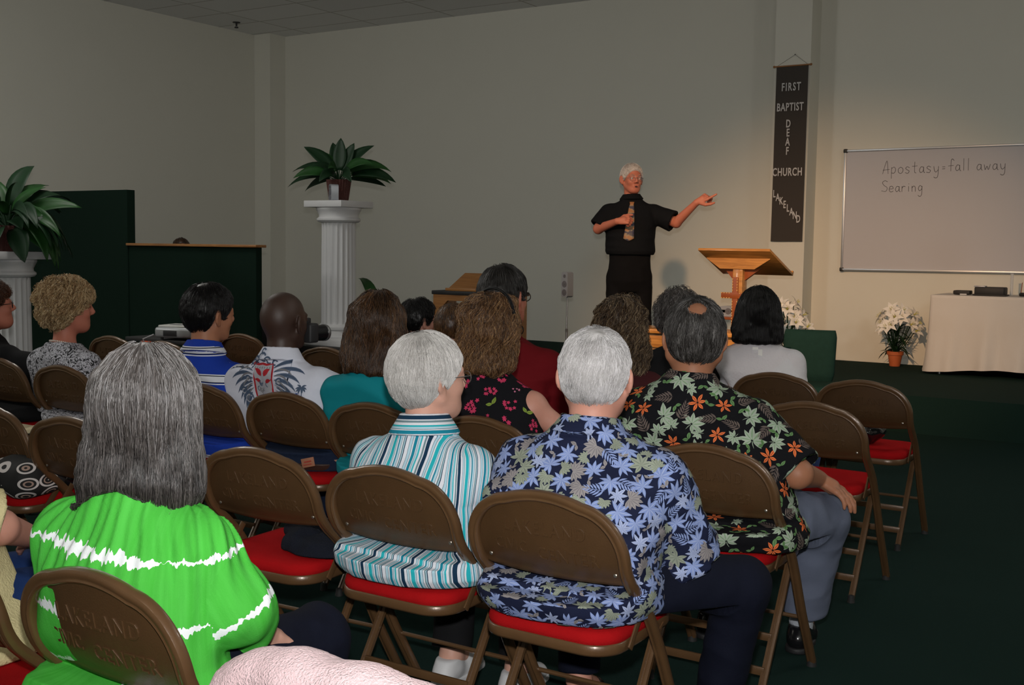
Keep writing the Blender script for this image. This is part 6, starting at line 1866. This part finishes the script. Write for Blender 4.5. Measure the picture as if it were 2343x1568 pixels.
# big man in red
redp = cloth('dark_red_polo', (.16, .006, .010), .85)
B = make_person('large person with neat dark hair and glasses in a dark red shirt', (-2.95, 4.50), (1156, 613, 4.55), hyaw=4, hpitch=3, byaw=-12, bulk=1.30, hscale=1.16, sw=.190, hunch=.01, sdrop=.25, sback=.03, res=R2, skinm=SK_RED, fat=.006,
    shirt=dict(mats=[redp], sleeve=.9, arm_grow=.022, grow=.016, wrinkle=.005, hemz=.484, collar=(.036, .074, .092)), pants=dict(m=blackc),
    hair=dict(style=lambda q, t: short_cut(q, .014, nape=-.085), m=HM_SALT, n=3500, length=.05, r=.0013, K=6, lift=.006, grav=.4, res=R2, c0=.25, cvar=.6))
glasses(B, m_blackg, True)
# child with short brown hair
B = make_person('small person with close-cropped brown hair, just left of the chestnut waves', (-3.54, 5.02), (1038, 699, 5.05), hyaw=-10, byaw=-10, bulk=.80, hscale=1.0, sw=.14, hunch=.01, sdrop=.22, sback=.02, res=R2, skinm=SK_FAIR,
    shirt=dict(mats=[cloth('grey_tee', (.10, .10, .11))], sleeve=.9, arm_grow=.02, grow=.012, hemz=.484), pants=dict(m=jeans),
    hair=dict(style=lambda q, t: short_cut(q, .014, nape=-.06), m=HM_CHEST, n=2600, length=.018, r=.0009, K=4, lift=.004, grav=.3, res=R2, c0=.45, cvar=.8))
# boy holding glasses
B = make_person('small person with dark tousled hair raising a hand with dark glasses to the face', (-4.18, 5.50), (960, 690, 5.55), hyaw=25, hroll=4, byaw=0, bulk=.78, hscale=.98, sw=.13, hunch=.0, sdrop=.22, sback=.02, res=R2, skinm=SK_PINK,
    elbows=[None, (.30, .02, .72)], wrists=[None, (.175, .16, .93)], hands={1: dict(fwd=(-.5, .1, .85), curl=(.9, 1., 1.1, 1.1), thumb=.8)},
    shirt=dict(mats=[cloth('charcoal_tee', (.03, .035, .045))], sleeve=.8, arm_grow=.02, grow=.012, hemz=.484), pants=dict(m=jeans),
    hair=dict(style=lambda q, t: short_cut(q, .018, nape=-.07) - .006 * noise3(q * 30), m=HM_BLACK, n=2200, length=.04, r=.0012, K=5, lift=.010, grav=.4, res=R2, curl=.003, curlf=120))
glasses(B, m_blackg, True)
# curly woman, maroon top
mar = cloth('maroon_top', (.055, .012, .014))
B = make_person('person with long curly light-brown streaked hair and a maroon top', (-2.40, 4.70), (1423, 684, 4.74), hyaw=-16, byaw=-12, female=True, bulk=1.0, hscale=1.06, sw=.15, hunch=.01, sdrop=.23, sback=.03, res=R2,
    shirt=dict(mats=[mar], sleeve=.8, arm_grow=.02, grow=.012, hemz=.484, name='top'), pants=dict(m=jeans),
    hair=dict(style=lambda q, t: wavy(q, t, w0=.110, bot=-.200, wz=.016, seed=9), m=HM_CURLY, n=5500, length=.085, r=.0012, K=12, lift=.012, grav=.8, res=R2, c0=.5, cvar=.95, curl=.006, curlf=110, wave=.5, len_var=.4, crown=(0, 0, .12)))
# grey-haired person in black behind the bald patch
B = make_person('person with tousled grey-brown hair in a black coat, hidden behind the bald patch', (-2.56, 5.66), (1556, 672, 5.70), hyaw=-10, byaw=-10, female=True, bulk=1.12, hscale=1.10, sw=.16, hunch=.01, sdrop=.22, sback=.03, res=R2,
    shirt=dict(mats=[blackc], sleeve=1.8, arm_grow=.026, puff=.01, grow=.026, hemz=.484, name='coat'), pants=dict(m=blackc),
    hair=dict(style=lambda q, t: curls(q, t, w0=.100, bot=-.09, seed=8), m=HM_GREY, n=2400, length=.05, r=.0013, K=7, lift=.014, grav=.4, curl=.005, curlf=120, res=R2, c0=.4, cvar=.7))
# woman in the sheer blouse
sheer = cloth('sheer_white_blouse', (.86, .84, .88), .8, bump=.5, bscale=90)
sheer.node_tree.nodes['Principled BSDF'].inputs['Alpha'].default_value = .74
cami = cloth('cream_camisole', (.72, .70, .64), .8)
B = make_person('person with a glossy black bob in a sheer white blouse over a cream camisole', (-1.96, 5.76), (1737, 661, 5.80), hyaw=-22, byaw=-16, female=True, bulk=1.12, hscale=1.12, sw=.165, hunch=.01, sdrop=.20, sback=.03, res=R2,
    shirt=dict(mats=[cami], sleeveless=True, grow=.004, wrinkle=.001, hemz=.484, name='camisole', neckline=lambda B, Q: -(np.maximum(Q[:, 2] - (B.S[2] - .155 + 6.5 * (Q[:, 0] - B.S[0]) ** 2), -9))*-1 if False else -(Q[:, 2] - (B.S[2] - .135 + 7.0 * np.maximum(0, np.abs(Q[:, 0] - B.S[0]) - .03) ** 2))),
    pants=dict(m=cloth('mid_blue_denim', (.06, .10, .28))),
    hair=dict(style=lambda q, t: wavy(q, t, w0=.118, bot=-.140, wz=.003, seed=3, depth=.10), m=HM_BLACK, n=5000, length=.14, r=.0012, K=10, lift=.004, grav=.8, res=R2, c0=.3, cvar=.5, crown=(-.02, .0, .13)))
make_shirt(B, [sheer], sleeve=1.5, arm_grow=.022, grow=.016, wrinkle=.005, hemz=.484, neck_open=.0, name='blouse')
mb = MB(); q = B.S + UPV * .035 - B.fw * .098; mb.box(Vector(q - B.off) + Vector((.0, 0, 0)), (.030, .0015, .030), rot=Matrix.Rotation(math.radians(16), 3, 'Z')); mb.box(Vector(q - B.off) + Vector((.028, -.002, -.018)), (.022, .0015, .045), rot=Matrix.Rotation(math.radians(16), 3, 'Z')); mb.build('garment_tag', m_petal, B.root)
# someone behind the green partition
B = make_person('person whose brow and hair just show above the wooden cap of the partition', (-8.55, 8.0), (415, 546, 8.0), hyaw=120, byaw=120, bulk=.9, hscale=1.0, sw=.16, hunch=0, sdrop=.24, sback=.02, res=.009, skinm=SK_RED, standing=True, hipz=.78, z0=.76, sits=False,
    knees=[(-.09, .02, .45), (.09, .02, .45)], ankles=[(-.09, 0, .08), (.09, 0, .08)], shirt=dict(mats=[cloth('grey_tee', (.1, .1, .1))], sleeve=.8, grow=.012, hemz=.78), pants=dict(m=jeans),
    hair=dict(style=lambda q, t: short_cut(q, .008), m=HM_BROWN, n=600, length=.03, r=.0015, K=4, lift=.004, res=.009))
# person in pale yellow at the left edge, nearest row
yel = cloth('pale_yellow_gauze', (.66, .58, .32), .85, bump=.5, bscale=160)
B = make_person('person in a pale yellow blouse and blue jeans, cut by the left edge', (-2.56, 1.50), (-215, 800, 1.50), hyaw=-30, byaw=-6, female=True, bulk=1.22, hscale=1.0, sw=.165, hunch=.02, sdrop=.23, sback=.02, res=R2, skinm=SK_PINK,
    elbows=[None, (.13, .10, .745)], wrists=[None, (.02, .30, .66)], shirt=dict(mats=[yel], sleeve=.88, arm_grow=.026, sleeve_flare=.02, grow=.022, flare=.07, wrinkle=.006, hemz=.484, name='blouse'),
    pants=dict(m=cloth('blue_denim', (.012, .035, .13))), hair=dict(style=lambda q, t: wavy(q, t, bot=-.13), m=HM_BROWN, n=800, length=.1, r=.0016, K=6, lift=.006, res=.009))
# woman's wearer of the pink cardigan is not in view: the cardigan hangs on the chair

# ------------------------------------------------------------------ things on seats and floor
# pink cardigan over the chair back
pink = cloth('pale_pink_knit', (.66, .46, .48), .95, bump=.8, bscale=260, sheen=.3)
N, L, b = nodes_of(pink)
ca = CH_['A2']; cx0, cy0 = ca.location.x, ca.location.y
def card(P):
    Q = P.astype(f32); x = (Q[:, 0] - cx0); y = Q[:, 1] - cy0; z = Q[:, 2]
    yc = np.interp(z, _Z, _Y)
    top = .835 - .035 * (x / .24) ** 2 - .05 * np.maximum(0, np.abs(x) - .17) * 4
    w_ = .055 + .05 * (.84 - z) 
    d = np.maximum(np.abs(y - yc) - w_, 0); k = np.sqrt(((y - yc) / w_) ** 2 + np.maximum(0, (z - top + .05) / .05) ** 2) - 1
    t = k * .05
    t = smax(t, np.abs(x) - .262 + .02 * (z - .8), .03); t = smax(t, .50 + .03 * np.sin(x * 20) - z, .01)
    t = t - .005 * np.sin(x * 55 + 2 * noise3(Q * 9)) * np.clip((.85 - z) / .1, .2, 1) - .006 * noise3(Q * f32([14, 14, 5])) - .0012 * noise3(Q * 120)
    return smax(t, -(np.maximum(np.abs(y - yc) - .022, z - top + .035)), .004) if False else t
V, F = surfnet(card, (cx0 - .32, cy0 - .42, .46), (cx0 + .32, cy0 + .1, .90), .0045)
o = mesh_obj('cardigan', V - f32([cx0, cy0, 0]), F, pink, None, loc=(cx0, cy0, 0)); tag(o, 'pale pink knitted cardigan draped over a chair back at the bottom edge', 'cardigan')

# dark jacket on the empty chair
drk = cloth('charcoal_knit', (.010, .012, .020), .95, bump=.6, bscale=300)
jx, jy = -2.34, 2.66
def jack(P):
    Q = P.astype(f32); x = Q[:, 0] - jx; y = Q[:, 1] - jy; z = Q[:, 2] - .484
    r_ = np.sqrt((x / .17) ** 2 + (y / .16) ** 2 ); h = .050 * (1 + .5 * noise3(Q * f32([9, 9, 0])) + .35 * noise3(Q * 22))
    t = (np.abs(r_) ** 3 + np.abs(z / h) ** 2) ** .5 - 1
    t = t * .04; arm = cap(Q, (jx - .05, jy - .06, .51), (jx - .19, jy + .01, .505), .034, .028); t = smin(t, arm, .02) - .004 * noise3(Q * 25)
    return smax(t, -z + .001, .003)
V, F = surfnet(jack, (jx - .28, jy - .2, .47), (jx + .2, jy + .2, .60), .005)
o = mesh_obj('jacket', V - f32([jx, jy, .484]), F, drk, None, loc=(jx, jy, .484)); tag(o, 'dark charcoal jacket crumpled on the red seat of the empty chair', 'jacket')
mb = MB(); mb.box((.06, .0, .056), (.05, .03, .002), rot=Matrix.Rotation(.3, 3, 'X'), bev=.0005); mb.box((.02, .07, .05), (.05, .03, .002), rot=Matrix.Rotation(.5, 3, 'Y')); mb.build('white_label', m_petal, o)

# black shiny bag
bx, by_ = -1.585, 5.68
m_pat = mat('black_patent', (.006, .006, .007), .12, spec=.8, coat=.8)
def bag(P):
    Q = P.astype(f32); x = Q[:, 0] - bx; y = Q[:, 1] - by_; z = Q[:, 2] - .484
    t = ell(Q, (bx, by_, .545), (.155, .10, .075)); t = smin(t, cap(Q, (bx - .10, by_, .58), (bx - .05, by_ - .02, .62), .03, .02), .03); t = smin(t, cap(Q, (bx + .10, by_ + .02, .57), (bx + .15, by_, .60), .02, .008), .03)
    return smax(t - .010 * (1 - 2 * np.abs(noise3(Q * 20))) - .004 * noise3(Q * 50), -z + .001, .004)
V, F = surfnet(bag, (bx - .22, by_ - .16, .47), (bx + .22, by_ + .16, .68), .005)
o = mesh_obj('handbag', V - f32([bx, by_, .484]), F, m_pat, None, loc=(bx, by_, .484)); tag(o, 'shiny black crumpled handbag on the red seat of the aisle chair', 'handbag')
mb = MB(); mb.tube([(-.09, -.02, .13), (-.05, -.05, .165), (.02, -.05, .16), (.06, -.03, .12)], .007, 8); mb.build('strap', m_pat, o)

# patterned bag, black purse and a book on the left seats
m_eye = mat('black_white_ikat', (.6, .56, .54), .8); N, L, b = nodes_of(m_eye)
tc = N.new('ShaderNodeTexCoord'); vo = N.new('ShaderNodeTexVoronoi'); vo.inputs['Scale'].default_value = 11; vo.inputs['Randomness'].default_value = .35
mp = N.new('ShaderNodeMapping'); mp.inputs['Scale'].default_value = (1.0, 1.0, 1.7); L.new(tc.outputs['Object'], mp.inputs[0]); L.new(mp.outputs[0], vo.inputs['Vector'])
rp = N.new('ShaderNodeValToRGB'); rp.color_ramp.interpolation = 'CONSTANT'; e = rp.color_ramp.elements
for i, (pos, c) in enumerate(((0, (.45, .42, .40)), (.05, (.01, .01, .01)), (.17, (.36, .25, .20)), (.24, (.01, .01, .01)), (.34, (.62, .58, .56)), (.45, (.012, .012, .012)))):
    x = e[0] if i == 0 else (e[1] if i == 1 else e.new(pos)); x.position = pos; x.color = (*c, 1)
L.new(vo.outputs['Distance'], rp.inputs[0]); L.new(rp.outputs[0], b.inputs['Base Color'])
def soft_bag(cx, cy, cz, rx, ry, rz, m, name, label, cat, seed):
    def fn(P):
        Q = P.astype(f32); q = (Q - f32([cx, cy, cz + rz])) / f32([rx, ry, rz]); k = (np.abs(q) ** 3).sum(1) ** (1 / 3.)
        return smax((k - 1) * min(rx, ry, rz) - .010 * noise3(Q * 14 + seed), cz + .001 - Q[:, 2], .004)
    V, F = surfnet(fn, (cx - rx - .04, cy - ry - .04, cz - .01), (cx + rx + .04, cy + ry + .04, cz + 2 * rz + .04), .006)
    o = mesh_obj(name, V - f32([cx, cy, cz]), F, m, None, loc=(cx, cy, cz)); tag(o, label, cat); return o
q = onz(40, 1110, .53); o = soft_bag(q[0] - .02, q[1] + .05, .484, .13, .11, .075, m_eye, 'tote_bag', 'black and white patterned tote bag on the red seat at the left edge', 'bag', 1)
q = onz(135, 1105, .50); o2 = soft_bag(q[0] + .0, q[1] + .04, .484, .055, .07, .045, m_blackg, 'purse', 'small black purse beside the patterned tote bag', 'purse', 3)
mb = MB(); mb.tube([(-.03, -.05, .09), (-.035, -.075, .05), (-.03, -.07, .0)], .005, 6); mb.sphere((-.03, -.05, .095), .008, n=8, mi=1); mb.build('strap', [m_blackg, m_steel], o2)
q = onz(140, 985, .62); soft_bag(q[0], q[1] + .02, .484, .10, .09, .085, m_eye, 'folded_bag', 'black and white patterned bag at the back of the blonde person', 'bag', 5)
q = onz(62, 975, .52); g = empty('open_book', (q[0], q[1], .490), math.radians(35), 'open book with cream pages on a seat left of the empty chair', 'book')
mb = MB()
for s in (-1, 1):
    mb.box((s * .05, 0, .018), (.10, .15, .022), rot=Matrix.Rotation(s * -.15, 3, 'Y'), bev=.003)
mb.build('pages', mat('cream_paper', (.66, .56, .36), .8), g)
mb = MB(); mb.box((0, 0, .002), (.21, .16, .004)); mb.build('cover', blackc, g)
print('SCRIPT DONE')
